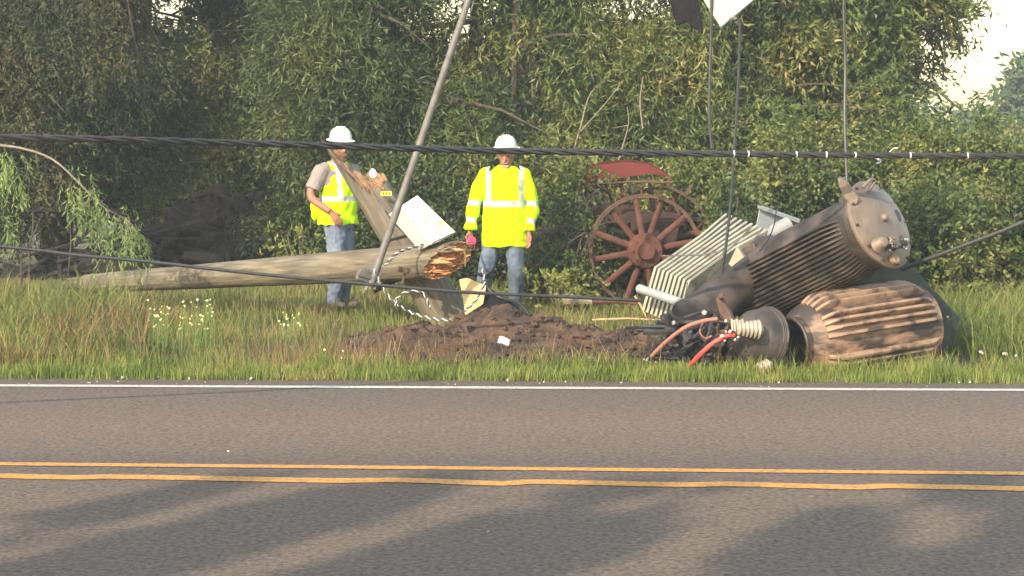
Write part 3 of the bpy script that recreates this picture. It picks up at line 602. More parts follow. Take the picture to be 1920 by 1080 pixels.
def shards(c, d, r, lenf, seed, n=60, w=.018, back=.1):
    rr = random.Random(seed); d = Vector(d).normalized(); u = Vector((1, 0, 0)); u = (u-d*u.dot(d)).normalized(); v = d.cross(u); mb = MB()
    for _ in range(n):
        a = rr.uniform(0, 2*math.pi); q = r*math.sqrt(rr.random())*.95; x, y = math.cos(a)*q, math.sin(a)*q
        l = lenf(x/r, y/r)*rr.uniform(.35, 1.1)+.03; o = c+u*x+v*y-d*back; ww = w*rr.uniform(.5, 1.6); t = a+rr.uniform(-.4, .4)
        s1 = u*math.cos(t)*ww+v*math.sin(t)*ww; s2 = (u*-math.sin(t)+v*math.cos(t))*ww*.45; tip = o+d*(l+back)+(u*rr.gauss(0, .015)+v*rr.gauss(0, .015)); mid = o+d*(l*.55+back)+u*rr.gauss(0, .006)
        vs = [o+s1+s2, o-s1+s2, o-s1-s2, o+s1-s2, mid+s1*.85+s2*.8, mid-s1*.85+s2*.8, mid-s1*.85-s2*.8, mid+s1*.85-s2*.8, tip+s1*.25, tip-s1*.25]
        mb.add(vs, [(0, 1, 2, 3), (0, 4, 5, 1), (1, 5, 6, 2), (2, 6, 7, 3), (3, 7, 4, 0), (4, 8, 9, 5), (6, 9, 8, 7), (5, 9, 6), (7, 8, 4)])
    return mb
# lying pole
A, B = P(150, 533, 20.4), P(825, 489, 17.75)
d = (B-A).normalized(); WG1 = grain_mat('lying_pole_wood', d, (.06, .05, .033), (.20, .17, .115), (.09, .07, .05))
t = thing('utility_pole', (A.x, A.y, 0), 'grey brown wooden pole lying across the grass with its right end snapped orange', 'utility pole')
broken_pole(A+d*.1, B, .1, .168, lambda x, y: .04-.17*x*1.0+.02*y if False else .09+.26*(x*.35+y*.65), 3, t, WG1, M['fresh'], amp=.028)
e = shards(A+d*.12, -d, .075, lambda x, y: .3, 6, 26, .014); e.build('splintered_tip', WG1, t, smooth=False)
random.seed(41); uu = Vector((1, 0, 0)); uu = (uu-d*uu.dot(d)).normalized(); vv = d.cross(uu)
for mm, n_, hi_, l0 in ((WG1, 10, 1, .29), (M['fresh'], 15, 0, .22), (M['split_pale'], 9, 0, .24)):
    for k in range(n_):
        a_ = random.uniform(.45, 2.9) if hi_ else random.uniform(0, 6.28); q_ = .155 if hi_ else random.uniform(.05, .15)
        o_ = B+(uu*math.cos(a_)+vv*math.sin(a_))*q_-d*.06; l_ = l0*random.uniform(.7, 1.35)+(.06*math.sin(a_))
        mb = MB(); tp = o_+d*l_+(uu*random.gauss(0, .02)+vv*random.gauss(0, .02)); w_ = random.uniform(.012, .026)
        mb.tube([o_, o_.lerp(tp, .5)+vv*random.gauss(0, .006), o_.lerp(tp, .85), tp], [w_, w_*.85, w_*.4, .002], 5, ry=[w_*.5, w_*.4, w_*.2, .002], side=uu*math.sin(a_)-vv*math.cos(a_)); mb.build('splinter', mm, t, smooth=False)
mb = MB(); mb.tube(spline([B+Vector((0, -.05, .09)), P(868, 470, 17.6), P(872, 500, 17.6)], 5), [.02, .018, .015, .014, .013, .012, .01, .009, .008, .006, .004], 6); mb.build('bent_splinter', M['tanwood'], t)
mb = MB(); q = P(758, 507, 17.55); mb.box((0, 0, 0), (.12, .03, .05), Matrix.Translation(q) @ Matrix.Rotation(.2, 4, 'Y')); mb.tube([q+Vector((0, .05, -.02)), q+Vector((-.01, -.05, -.12))], .012, 8); mb.tube([q+Vector((.02, -.03, 0)), q+Vector((0.02, .1, 0))], .02, 8); mb.build('pole_hardware', M['rustbrown'], t)
# slanted stump
A2, B2 = P(850, 612, 18.35), P(689, 340, 18.4)
d2 = (B2-A2).normalized(); WG2 = grain_mat('slanted_pole_wood', d2, (.055, .046, .033), (.19, .165, .12), (.13, .10, .07))
t = thing('utility_pole', (A2.x, A2.y, 0), 'slanted broken wooden pole stump with a long splintered top, stuck in the turned soil', 'utility pole')
broken_pole(A2-d2*.3, B2, .205, .178, lambda x, y: .0+.58*max(0, -x)**2.1-.04*max(0, x)+.10*y-.02, 8, t, WG2, M['split_pale'], amp=.045, seg=44, last=10)
def on_pole(px, py, Y=18.15): return P(px, py, Y)
mb = MB(); Mx = axisM(P(699, 325, 18.17), Vector((.25, -1, .25))); mb.lathe([(.032, -.006), (.032, .006)], Mx @ Matrix.Scale(1.4, 4, (0, 1, 0)), 16); mb.build('round_tag', M['tagwhite'], t)
mb = MB(); Mx = axisM(P(724, 363, 18.14), Vector((.2, -1, .25))); mb.box((0, 0, 0), (.1, .042, .006), Mx); tg = mb.build('number_tag', M['yellow'], t)
mb = MB()
for k in range(3): mb.box((-.028+k*.028, 0, .005), (.012, .024, .003), Mx)
mb.build('tag_mark', M['black'], t)
# black straps and wire loops round the stump
def ringwire(c, dn, r, rad, t, nm='band'):
    Mx = axisM(c, dn); mb = MB(); n = 40; pts = [Mx @ Vector((r*math.cos(2*math.pi*i/n), r*math.sin(2*math.pi*i/n), 0)) for i in range(n+1)]; mb.tube(pts, rad, 6); mb.build(nm, M['black'], t)
for k in (.62, .5): ringwire(A2.lerp(B2, k), d2+Vector((.25, 0, .1)), .205, .009, t)
mb = MB(); mb.tube(spline([P(722, 395, 18.1), P(745, 425, 18.05), P(770, 448, 18.0), P(790, 470, 17.95)], 6), .007, 6)
mb.tube(spline([P(745, 415, 18.05), P(780, 415, 17.9), P(805, 400, 17.85), P(800, 430, 17.8), P(785, 450, 17.8)], 6), .006, 6); mb.build('loose_wire', M['black'], t)
# cabinet on the stump
f0, f1, f2, f3 = P(749, 391, 17.62), P(782, 369, 17.72), P(853, 437, 17.68), P(808, 459, 17.58)
nrm = (f1-f0).cross(f3-f0).normalized(); nrm = nrm if nrm.y < 0 else -nrm
bk = P(738, 412, 18.2)-f0; bk = Vector((-.11, .1, -.06))
c = (f0+f2)/2; t = thing('cabinet', c+bk, 'dented white metal cabinet with rust stains hanging on the slanted pole', 'cabinet')
mb = MB(); mb.prism([f0, f1, f2, f3], bk); mb.build('casing', M['boxgrey'], t, smooth=False, bevel=.006)
mb = MB(); qs = [c+(q-c)*1.03+nrm*.004 for q in (f0, f1, f2, f3)]; mb.prism(qs, nrm*.02); mb.build('door', M['boxwhite'], t, smooth=False, bevel=.006)
mb = MB(); x_ = (f1-f0).normalized(); y_ = (f3-f0).normalized()
for k in range(11):
    o = f0.lerp(f1, .45+.28*((k*37) % 10)/10)+y_*(.05+.012*k)+nrm*.026; mb.pbox(o, x_*.05, y_*.009, nrm*.003)
mb.build('warning_mark', M['boxgrey'], t, smooth=False)
mb = MB(); mb.tube(spline([f0.lerp(f3, .4)+nrm*.03, P(800, 412, 17.8), P(803, 428, 17.8), P(785, 445, 17.75)], 6), .006, 6); mb.tube([f3+nrm*.03, f3+nrm*.03+x_*.04, f2+nrm*.03], .004, 5); mb.build('ground_lead', M['black'], t)

# ------------------------------------------------------------------ brace rod
a, b = P(695, 536, 16.6), P(893, -42, 17.0); b = b+(b-a)*.25
t = thing('guy_rod', a, 'long grey metal rod leaning right up out of the frame in front of the poles', 'metal rod')
mb = MB(); mb.tube([a, a.lerp(b, .3)+Vector((.004, 0, 0)), a.lerp(b, .6), b], [.033, .033, .031, .03], 10); mb.build('rod', M['galv'], t)
mb = MB(); q = P(682, 516, 16.6); Mx = Matrix.Translation(q) @ Matrix.Rotation(.35, 4, 'Y') @ Matrix.Rotation(.4, 4, 'Z'); mb.box((0, 0, 0), (.11, .07, .1), Mx); mb.box((0, -.045, 0), (.14, .012, .03), Mx); mb.build('clamp', M['galv'], t, bevel=.008)
mb = MB(); s = (b-a).normalized(); x = Vector((1, 0, 0)); mb.pbox(a-s*.04-x*.05, x*.03, Vector((0, .05, 0)), s*.22); mb.pbox(a-s*.03+x*.03, x*.02, Vector((0, .05, 0)), s*.2); mb.build('clevis', M['galv'], t, smooth=False)

# ------------------------------------------------------------------ cables
def strand(pts, r, R_, k, n, pitch, ph=0, seg=6):
    """helix of radius R_ round a polyline"""
    mb = MB(); L = [0]
    for i in range(1, len(pts)): L.append(L[-1]+(pts[i]-pts[i-1]).length)
    tot = L[-1]; N = max(8, int(tot/pitch*k)); out = []; j = 0
    for i in range(N+1):
        s = tot*i/N
        while j < len(L)-2 and L[j+1] < s: j += 1
        f = (s-L[j])/max(1e-6, L[j+1]-L[j]); c = pts[j].lerp(pts[j+1], f); t = (pts[j+1]-pts[j]).normalized(); u = t.orthogonal().normalized() if abs(t.z) > .95 else Vector((0, 0, 1)); u = (u-t*u.dot(t)).normalized(); v = t.cross(u)
        a = ph+2*math.pi*s/pitch; out.append(c+(u*math.cos(a)+v*math.sin(a))*R_)
    mb.tube(out, r, seg); return mb
big = spline([P(-1400, 243, 9.9), P(0, 258, 11.2), P(480, 269, 12.2), P(900, 282, 13.2), P(1400, 289, 14.2), P(1920, 293, 15.0), P(3200, 296, 16.5)], 14)
t = thing('overhead_cable', big[0], 'thick black twisted cable bundle strung across the whole picture at head height', 'cable')
mb = MB(); mb.tube(big, .012, 6); mb.build('core', M['cable'], t)
for k in range(3): strand(big, .0125, .0125, 14, 6, .55, k*2.094).build('strand', M['cable'], t)
for px in (1375, 1402, 1492, 1548, 1602, 1705, 1812): 
    q = min(big, key=lambda p: abs(p.x/p.y-(px-960)/F)); x_ = (px-960)/F
    q = big[max(0, min(len(big)-2, big.index(q)))]; q2 = big[big.index(q)+1] if q.x/q.y < x_ else big[big.index(q)-1]
    f = (x_-q.x/q.y)/((q2.x/q2.y)-(q.x/q.y)); c = q.lerp(q2, f); mb = MB(); mb.tube([c-Vector((.006, 0, 0)), c+Vector((.006, 0, 0))], .0265, 10); mb.build('metal_band', M['strandw'], t)
q = P(1197*.375+1200, 308, 15)
mb = MB(); mb.tube(spline([P(1668, 285, 14.74), P(1675, 279, 14.72), P(1684, 277, 14.7)], 5), .005, 6, jit=.3); mb.build('frayed_wire', M['strandw'], t)
mb = MB(); mb.tube(spline([P(1640, 296, 14.74), P(1652, 302, 14.72), P(1643, 307, 14.72)], 5), .008, 6, jit=.3); mb.build('frayed_wire', M['strandw'], t)
def wire(name, pix, r, lab, m='black', grp=None, cat='cable', n=10):
    pts = spline([P(*q) for q in pix], n); mb = MB(); mb.tube(pts, r, 8); o = mb.build(name, M[m], None); tag(o, lab, cat, grp); return base_frame(o, pts[0])
wire('fallen_cable', [(-700, 395, 15.0), (0, 462, 15.6), (140, 478, 15.7), (280, 491, 15.8), (440, 509, 15.9), (600, 525, 16.0), (860, 547, 16.2), (1050, 556, 16.4), (1205, 564, 16.5)], .0145, 'slack black cable running low from the left edge to the pale radiator fins', 'cable')
wire('fallen_cable', [(1690, 505, 15.6), (1740, 486, 15.5), (1830, 452, 15.3), (1925, 414, 15.1), (2300, 250, 14.4), (2700, 60, 13.9)], .017, 'black cable rising from the upper transformer to the right edge', 'cable')
HG = 'wires hanging down over the wreck'
wire('hanging_wire', [(1334, -300, 16), (1334, 0, 16), (1331, 140, 16), (1330, 225, 16), (1335, 278, 16)], .013, 'leftmost hanging wire, ending just above the thick cable', 'cable', HG)
wire('hanging_wire', [(1380, 36, 15.9), (1387, 50, 15.9), (1383, 180, 15.8), (1376, 290, 15.7), (1370, 380, 15.6), (1360, 470, 15.5), (1352, 520, 15.45), (1350, 585, 15.2)], .012, 'long wire hanging from the cream panel down onto the radiator', 'black', HG)
wire('hanging_wire', [(1583, -300, 16.2), (1582, 0, 16.2), (1585, 120, 16.2), (1584, 220, 16.1), (1588, 345, 16)], .014, 'rightmost hanging wire, down to the upper transformer', 'cable', HG)
wire('hanging_wire', [(1456, 392, 15.9), (1452, 420, 15.7), (1440, 450, 15.5), (1425, 470, 15.4)], .005, 'thin wire lying over the pale grey bracket', 'black', HG)
# twisted bright ties
TGp = 'twisted black and white wire ties on the fallen poles'
def tie(pix, lab, r=.0078):
    pts = spline([P(*q) for q in pix], 10); t = thing('wire_tie', pts[0], lab, 'wire tie', TGp)
    strand(pts, r*.65, r*.8, 10, 6, .085, 0).build('bright_strand', M['strandw'], t); strand(pts, r*.9, r*.6, 10, 6, .085, math.pi).build('dark_strand', M['strandk'], t)
tie([(700, 505, 16.5), (715, 535, 16.5), (735, 562, 16.5), (770, 585, 16.4), (810, 597, 16.3), (845, 600, 16.2)], 'longest twisted tie, sagging from the rod clamp to the soil', .009)
tie([(742, 580, 16.4), (744, 560, 16.4), (760, 548, 16.4), (785, 546, 16.4), (797, 555, 16.4), (806, 577, 16.3)], 'looped twisted tie under the lying pole')
tie([(905, 505, 17.2), (908, 530, 17.1), (895, 560, 17.0), (872, 583, 16.9)], 'twisted tie hanging in front of the tan board')
tie([(722, 497, 17.35), (745, 475, 17.45), (775, 464, 17.6), (806, 456, 17.65)], 'twisted tie lying on top of the fallen pole below the cabinet', .009)
tie([(848, 461, 18.6), (862, 460, 18.8), (879, 455, 19.1)], 'short tie leading to the pink ribbon in the worker\'s hand', .007)

# ------------------------------------------------------------------ boards and scrap at the mound
a, b_, c_, d_ = P(862, 528, 17.75), P(905, 518, 17.8), P(912, 560, 17.6), P(872, 590, 17.6)
mb = MB(); mb.prism([P(861, 524, 17.75), P(876, 521, 17.75), P(912, 536, 17.75), P(906, 570, 17.6), P(872, 592, 17.6), P(868, 560, 17.65)], (0, .03, 0)); o = mb.build('wood_board', M['tanwood'], None, bevel=.003)
tag(base_frame(o, P(875, 590, 17.6)), 'tan broken board standing in the soil beside the slanted pole', 'board')
mb = MB(); mb.prism([P(908, 536, 17.85), P(925, 545, 17.85), P(965, 572, 17.7), P(1001, 600, 17.4), P(960, 612, 17.3), P(905, 598, 17.5), P(900, 575, 17.6)], (0, .04, 0)); o = mb.build('black_sheet', M['charcloth'], None, bevel=.003)
tag(base_frame(o, P(950, 605, 17.5)), 'dark crumpled sheet leaning behind the soil mound', 'sheet')
mb = MB(); mb.tube(spline([P(905, 530, 17.8), P(925, 550, 17.75), P(945, 560, 17.7), P(975, 570, 17.5), P(995, 592, 17.4)], 6), .016, 7); o = mb.build('hose', M['black'], None); tag(base_frame(o, P(995, 592, 17.4)), 'black hose end beside the dark sheet', 'hose')
mb = MB()
r_ = random.Random(2)
for k in range(14):
    q = P(858+r_.uniform(0, 60), 512+r_.uniform(-6, 10), 17.85); mb.tube([q, q+Vector((r_.gauss(0, .07), r_.gauss(0, .03), r_.gauss(0, .03)))], r_.uniform(.006, .018), 6)
o = mb.build('burnt_splinters', M['charwood'], None); tag(base_frame(o, P(880, 520, 17.85)), 'charred splinters caught above the tan board', 'splinters')
# plank behind
for (x0, y0, x1, y1, Y, w_, mm, l) in [(1110, 566, 1195, 570, 18.9, .03, 'rust', 'rust red plank on the grass below the wheel'), (1055, 562, 1115, 566, 19.1, .05, 'weathered', 'grey log end behind the grass left of the wheel'), (1110, 600, 1240, 600, 17.8, .011, 'tanwood', 'thin pale stick on the grass left of the radiator'), (1190, 555, 1212, 595, 17.7, .011, 'tanwood', 'bent pale stick standing by the radiator fins'), (700, 545, 760, 520, 18.3, .03, 'charwood', 'dark root under the lying pole')]:
    mb = MB(); a = P(x0, y0, Y); b = P(x1, y1, Y); mb.tube([a, a.lerp(b, .5)+Vector((0, 0, .015)), b], [w_, w_*.9, w_*.6], 7, jit=.15); o = mb.build('stick', M[mm], None); tag(base_frame(o, a), l, 'stick')
# white litter, pale bits
mb = MB(); Mx = Matrix.Translation(P(945, 640, 15.95)) @ Matrix.Rotation(.5, 4, 'Y') @ Matrix.Rotation(.5, 4, 'Z') @ Matrix.Rotation(-.35, 4, 'X'); mb.box((0, 0, 0), (.085, .05, .06), Mx); o = mb.build('small_carton', M['litter'], None, bevel=.004); tag(base_frame(o, P(945, 648, 15.95)), 'small white carton lying on the turned soil', 'carton')
def chunk(m, s, seed):
    random.seed(seed); mb = MB(); mb.ball((0, 0, 0), s, n=7, k=5, jit=.3); return mb.build('rock_fragment', m, None, smooth=False)
SG = 'pale fragments scattered on the soil and the road edge'
pr = chunk(M['stone'], (.02, .016, .012), 1); first = True
spots = [(1025, 657), (1088, 668), (1148, 662), (1152, 663), (1242, 652), (1262, 641), (1275, 668), (1288, 664), (1300, 650), (1255, 672), (1215, 678), (1230, 690), (1322, 655), (1345, 645), (1250, 628), (1375, 662), (1205, 668), (1310, 632), (1885, 672), (1905, 676), (1868, 662), (1910, 640), (1840, 668), (1105, 672), (1170, 682), (840, 708), (230, 711), (160, 713), (297, 710), (355, 713), (470, 713), (690, 716), (745, 717), (1012, 720), (1165, 719), (1500, 722), (1640, 723), (610, 701), (1460, 719), (80, 708), (1806, 977), (915, 998), (428, 848), (500, 770)]
_r = random.Random(77)
for _ in range(34): q = _r.uniform(0, 1920); spots.append((q, 715+9*q/1920+_r.uniform(-4, 5)))
for _ in range(14): spots.append((_r.uniform(1120, 1450), _r.uniform(640, 690)))
for i, (px, py) in enumerate(spots):
    o = pr if first else pr.copy()
    if not first: COL.objects.link(o)
    first = False; g = G(px, py); o.location = (g.x, g.y, hgt(g.x, g.y)+.012+(.06 if py < 700 else 0)); o.rotation_euler = (i*1.3, i*.7, i*2.1); s = [.5, .8, 1.1, .65][i % 4]*(1 if py < 700 else .55); o.scale = (s, s, s)
    tag(o, 'small pale fragment '+('on the dark soil' if py < 700 else 'on the road'), 'fragment', SG+('' if py < 700 else ' road'))
# ash rubble
random.seed(8); mb = MB()
for i in range(420):
    x = random.gauss(1.75, .75); y = random.gauss(15.6, .3)
    if not (bare(x, y)): continue
    z = hgt(x, y)+burn(x, y); s = random.uniform(.01, .035); mb.ball((x, y, max(z, 0)+s*.3), (s*random.uniform(.6, 1.8), s, s*.7), n=6, k=4, jit=.35)
tag(mb.build('charred_rubble', M['ash'], None, smooth=False), 'black charred crumbs over the burnt ground', 'rubble', kind='stuff')
random.seed(9); mb = MB()
for i in range(650):
    x = random.uniform(-1.8, 1.9); y = random.uniform(15.2, 17.7); e = mound(x, y)
    if e < .03: continue
    z = hgt(x, y)-.02+e; s = random.uniform(.012, .045); mb.ball((x, y, z+s*.2), (s*random.uniform(.7, 1.5), s, s*.7), n=7, k=4, jit=.35)
tag(mb.build('soil_clods', M['dirt'], None, smooth=False), 'brown lumps of soil strewn over the mound', 'soil clods', kind='stuff')
# charred root pile at the back left
def logpile():
    C0 = P(425, 500, 24.5); t = thing('burnt_root_ball', (C0.x, C0.y, 0), 'blackened uprooted root ball behind the lying pole', 'root ball')
    random.seed(12); b = bmesh.new(); bmesh.ops.create_icosphere(b, subdivisions=5, radius=1)
    for v in b.verts:
        p = v.co.copy(); q = 1+.5*noise.noise(p*1.6)+.32*noise.noise(p*3.8)+.16*noise.noise(p*9); v.co = Vector((p.x*.66, p.y*.5, p.z*.5))*q
    me = bpy.data.meshes.new('root_mass'); b.to_mesh(me); b.free(); me.materials.append(M['charwood'])
    me.transform(Matrix.Translation(Vector((.03, 0, .52)))); o = bpy.data.objects.new('root_mass', me); COL.objects.link(o); o.parent = t
    mb = MB()
    for i in range(46):
        a = random.uniform(0, math.pi); dr = Vector((math.cos(a), random.uniform(-.9, .2), math.sin(a))).normalized(); s = C0+Vector((.03, -.1, .5)); s.z = .5
        p1 = s+Vector((dr.x*.5, dr.y*.35, dr.z*.38)); p2 = p1+Vector((random.gauss(0, .2), random.gauss(-.05, .1), random.gauss(0, .14))); p3 = p2+Vector((random.gauss(0, .15), random.gauss(0, .1), random.gauss(-.05, .12)))
        r = random.uniform(.02, .055); mb.tube(spline([s, p1, p2, p3], 4), [r, r, r, r, r, r*.9, r*.85, r*.8, r*.7, r*.6, r*.5, r*.4, .005], 7, jit=.1)
    mb.build('root', M['charwood'], t)
    for (px, py, px2, py2, Y, r, l) in [(322, 410, 330, 460, 24, .06, 'upright grey charred log stub left of the root ball'), (475, 500, 482, 450, 23.9, .06, 'pale broken stub leaning at the right of the root ball'), (345, 480, 420, 492, 23.6, .08, 'charred log lying in front of the root ball'), (150, 500, 300, 505, 23.5, .13, 'charred log lying in the shade at the left')]:
        a = P(px, py, Y); b_ = P(px2, py2, Y); mb = MB(); mb.tube([a, a.lerp(b_, .5)+Vector((.02, 0, .02)), b_], [r*.8, r, r*.9], 9, jit=.15); o = mb.build('charred_log', M['charwood'], None); tag(base_frame(o, a), l, 'log')
logpile()
# dark fallen limbs heap left (brush in the shade)
random.seed(21); mb = MB(); b0 = P(230, 500, 24)
for i in range(70):
    s = Vector((b0.x+random.gauss(0, .8), 24+random.gauss(0, .25), random.uniform(0, .5))); mb.tube(spline([s, s+Vector((random.gauss(0, .35), random.gauss(0, .2), random.gauss(.1, .15))), s+Vector((random.gauss(0, .6), random.gauss(0, .2), random.gauss(.1, .25)))], 3), random.uniform(.01, .04), 6)
tag(base_frame(mb.build('brush_pile', M['charwood'], None), (b0.x, 24, 0)), 'tangle of dark burnt branches in the shade left of the root ball', 'brush pile')

# ------------------------------------------------------------------ transformers
def ribs(Mx, r, z0, z1, angs, h=.085, th=.02, ramp=.12, taper=None):
    mb = MB()
    for a in angs:
        prof = []; N = 9
        for i in range(N+1): t = i/N; prof.append((z0+ramp*t, r-.012+(h+.012)*math.sin(t*math.pi/2)))
        for i in range(N+1): t = i/N; prof.append((z1-ramp*(1-t), r-.012+(h+.012)*math.cos(t*math.pi/2)))
        ca, sa = math.cos(a), math.sin(a); n = len(prof); vs = []
        for s_, dd in ((-1, 0), (-.6, .008), (.6, .008), (1, 0)):
            for z, q in prof:
                e = q+dd; vs.append(Mx @ Vector((e*ca-s_*th/2*sa, e*sa+s_*th/2*ca, z)))
        fs = [(k*n+i, k*n+i+1, (k+1)*n+i+1, (k+1)*n+i) for k in range(3) for i in range(n-1)]
        # close sides down to the tank
        b = 4*n
        for z, q in prof: vs.append(Mx @ Vector(((r-.02)*ca+th/2*sa, (r-.02)*sa-th/2*ca, z)))
        for z, q in prof: vs.append(Mx @ Vector(((r-.02)*ca-th/2*sa, (r-.02)*sa+th/2*ca, z)))
        fs += [(i, i+1, b+i+1, b+i) for i in range(n-1)]+[(3*n+i, b+n+i, b+n+i+1, 3*n+i+1) for i in range(n-1)]
        mb.add(vs, fs)
    return mb
# upper transformer
Ct = P(1645, 423, 15.05); ax = Vector((.655, -.62, .42)).normalized(); Ln = 1.42
Mt = axisM(Ct, ax); base = Ct-ax*Ln
t = thing('transformer', (base.x, base.y, 0), 'upper sooty round transformer lying on another, its tan scorched lid facing right', 'transformer')
rt = .3
mb = MB(); mb.lathe([(.05, -Ln), (.26, -Ln), (rt, -Ln+.03), (rt, -.10), (rt+.012, -.09), (rt+.012, -.04), (rt+.05, -.03), (rt+.05, .0), (.1, .0)], Mt, 56); mb.build('tank', M['soot'], t)
def angle_of(v): l = Mt.inverted().to_3x3() @ Vector(v); return math.atan2(l.y, l.x)
af = angle_of((-.15, -.8, -.6)); 
ribs(Mt, rt, -Ln+.06, -.13, [af+x for x in np.linspace(-1.2, 1.0, 20)], .034, .022, .2).build('cooling_ribs', M['soot'], t)
mb = MB(); mb.lathe([(rt+.062, .002), (rt+.062, .03), (rt+.035, .045), (rt+.01, .05), (rt-.05, .075), (rt-.14, .098), (.01, .105)], Mt, 56); lid = mb.build('lid', M['lid'], t)
mb = MB(); n_ = 60; mb.tube([Mt @ Vector(((rt+.058)*math.cos(2*math.pi*i/n_), (rt+.058)*math.sin(2*math.pi*i/n_), .022)) for i in range(n_+1)], .011, 6, cap=False); mb.build('rim_band', M['lid'], t)
Cl = Ct+ax*.1
def L_(px, py, k=.0): return onplane(px, py, Cl, ax)+ax*k
# lifting ear
mb = MB(); Ce = Ct+ax*.02; pl = [(1571, 337), (1578, 333), (1592, 345), (1612, 372), (1607, 384), (1594, 385), (1582, 370), (1573, 350)]
mb.prism([P(x, y, 14.86) for x, y in pl], (0.01, .09, .01)); mb.build('lifting_ear', M['lid'], t, bevel=.01)
mb = MB(); mb.tube(spline([L_(1617, 352), L_(1622, 343, .05), L_(1630, 345, .05), L_(1628, 360)], 5), .014, 7); mb.build('lifting_lug', M['lid'], t)
mb = MB(); c = L_(1656, 409); mb.lathe([(.03, -.02), (.034, .01), (.028, .035), (.016, .045), (.005, .046)], axisM(c, ax+Vector((0, -.3, 0))), 16); mb.build('relief_valve', M['lid'], t)
for px, py, s in ((1685, 404, .034), (1693, 452, .036)):
    mb = MB(); mb.lathe([(s, -.05), (s, .012), (s*.5, .014), (.002, .014)], axisM(L_(px, py, -.015), ax) @ Matrix.Scale(1.5, 4, (0, 1, 0)), 16); mb.build('bushing_hole', M['char'], t)
c = L_(1648, 459); Mb = axisM(c, ax+Vector((-.2, -.5, .1)))
mb = MB(); pf = []
for i in range(5): pf += [(.04-.004*i, -.02+.022*i), (.06-.005*i, -.012+.022*i), (.04-.004*i, -.002+.022*i)]
mb.lathe(pf, Mb, 20); mb.build('bushing', M['lid'], t)
random.seed(5); mb = MB()
for i in range(26): q = L_(random.uniform(1648, 1692), random.uniform(450, 468), random.uniform(.0, .06)); mb.ball(q, random.uniform(.01, .026), n=7, k=5, jit=.3)
mb.build('burnt_terminal', M['char'], t)
mb = MB()
for i in range(12): q = L_(random.uniform(1655, 1690), random.uniform(452, 474), random.uniform(.03, .07)); mb.ball(q, random.uniform(.006, .012), n=6, k=4, jit=.3)
mb.build('melted_drops', M['porc'], t)
mb = MB(); mb.lathe([(.04, -.02), (.045, .012), (.034, .02), (.03, .016), (.004, .016)], axisM(L_(1681, 484, -.02), ax), 18); mb.build('hand_hole', M['fin'], t)
mb = MB()
for k in range(12):
    a = 2*math.pi*k/12; mb.lathe([(.011, 0), (.011, .016), (.003, .018)], Mt @ Matrix.Translation(((rt+.045)*math.cos(a), (rt+.045)*math.sin(a), .042)), 6)
mb.build('lid_bolts', M['soot'], t, smooth=False)
for k in range(2): # hanger brackets on the top side
    an = angle_of((-.5, -.25, .9)); q = Mt @ Vector((rt*math.cos(an), rt*math.sin(an), -.06-1.05*k)); mb = MB(); mb.box((0, 0, 0), (.05, .07, .16), axisM(q, ax)); mb.build('hanger_bracket', M['soot'], t, bevel=.006)

# lower transformer
C0 = P(1485, 646, 14.95); C1 = P(1720, 607, 15.55); ax2 = (C1-C0).normalized(); L2 = (C1-C0).length
Ml = axisM(C0, ax2); rl = .315
t = thing('transformer', (C0.x+.6, C0.y+.3, 0), 'lower transformer lying on the grass, heat tanned and ribbed with an open burnt mouth', 'transformer')
mb = MB(); mb.lathe([(.19, .05), (.19, 0), (.215, -.005), (.22, .03), (.218, .05), (.275, .1), (rl-.008, .17), (rl, .24), (rl, L2), (rl-.02, L2+.01), (.02, L2+.012)], Ml, 60, cap=False)
tank = mb.build('tank', M['tan'], t)
mb = MB(); mb.lathe([(.192, -.003), (.192, .45), (.02, .45)], Ml, 40, cap=False); mb.build('burnt_interior', M['char'], t)
mb = MB(); mb.tube([Ml @ Vector((.208*math.cos(2*math.pi*i/50), .208*math.sin(2*math.pi*i/50), -.004)) for i in range(51)], .014, 7, cap=False); mb.build('mouth_rim', M['soot'], t)
def ang2(v): l = Ml.inverted().to_3x3() @ Vector(v); return math.atan2(l.y, l.x)
a0 = ang2((0, -1, 0)); a1 = ang2((0, 0, 1)); sg = 1 if ((a1-a0+math.pi) % (2*math.pi)-math.pi) > 0 else -1
angs = [a0+sg*x for x in (1.62, 1.42, 1.22, 1.02, .7, .53, .36, .19, -.34, -.5, -.66, -.82, -.98, -1.14, -1.3)]
ribs(Ml, rl-.003, .13, L2-.02, angs, .055, .03, .15).build('cooling_ribs', M['fin'], t)
mb = MB(); mb.prism([P(1650, 470, 15.75), P(1700, 495, 15.75), P(1796, 597, 15.8), P(1766, 690, 15.75), P(1600, 690, 15.75), P(1560, 560, 15.75)], ax2*.03); mb.build('base_plate', M['green_plate'], t, bevel=.004)
mb = MB(); mb.ball(P(1777, 595, 15.72), .014, n=8, k=5); mb.build('plate_bolt', M['galv'], t)

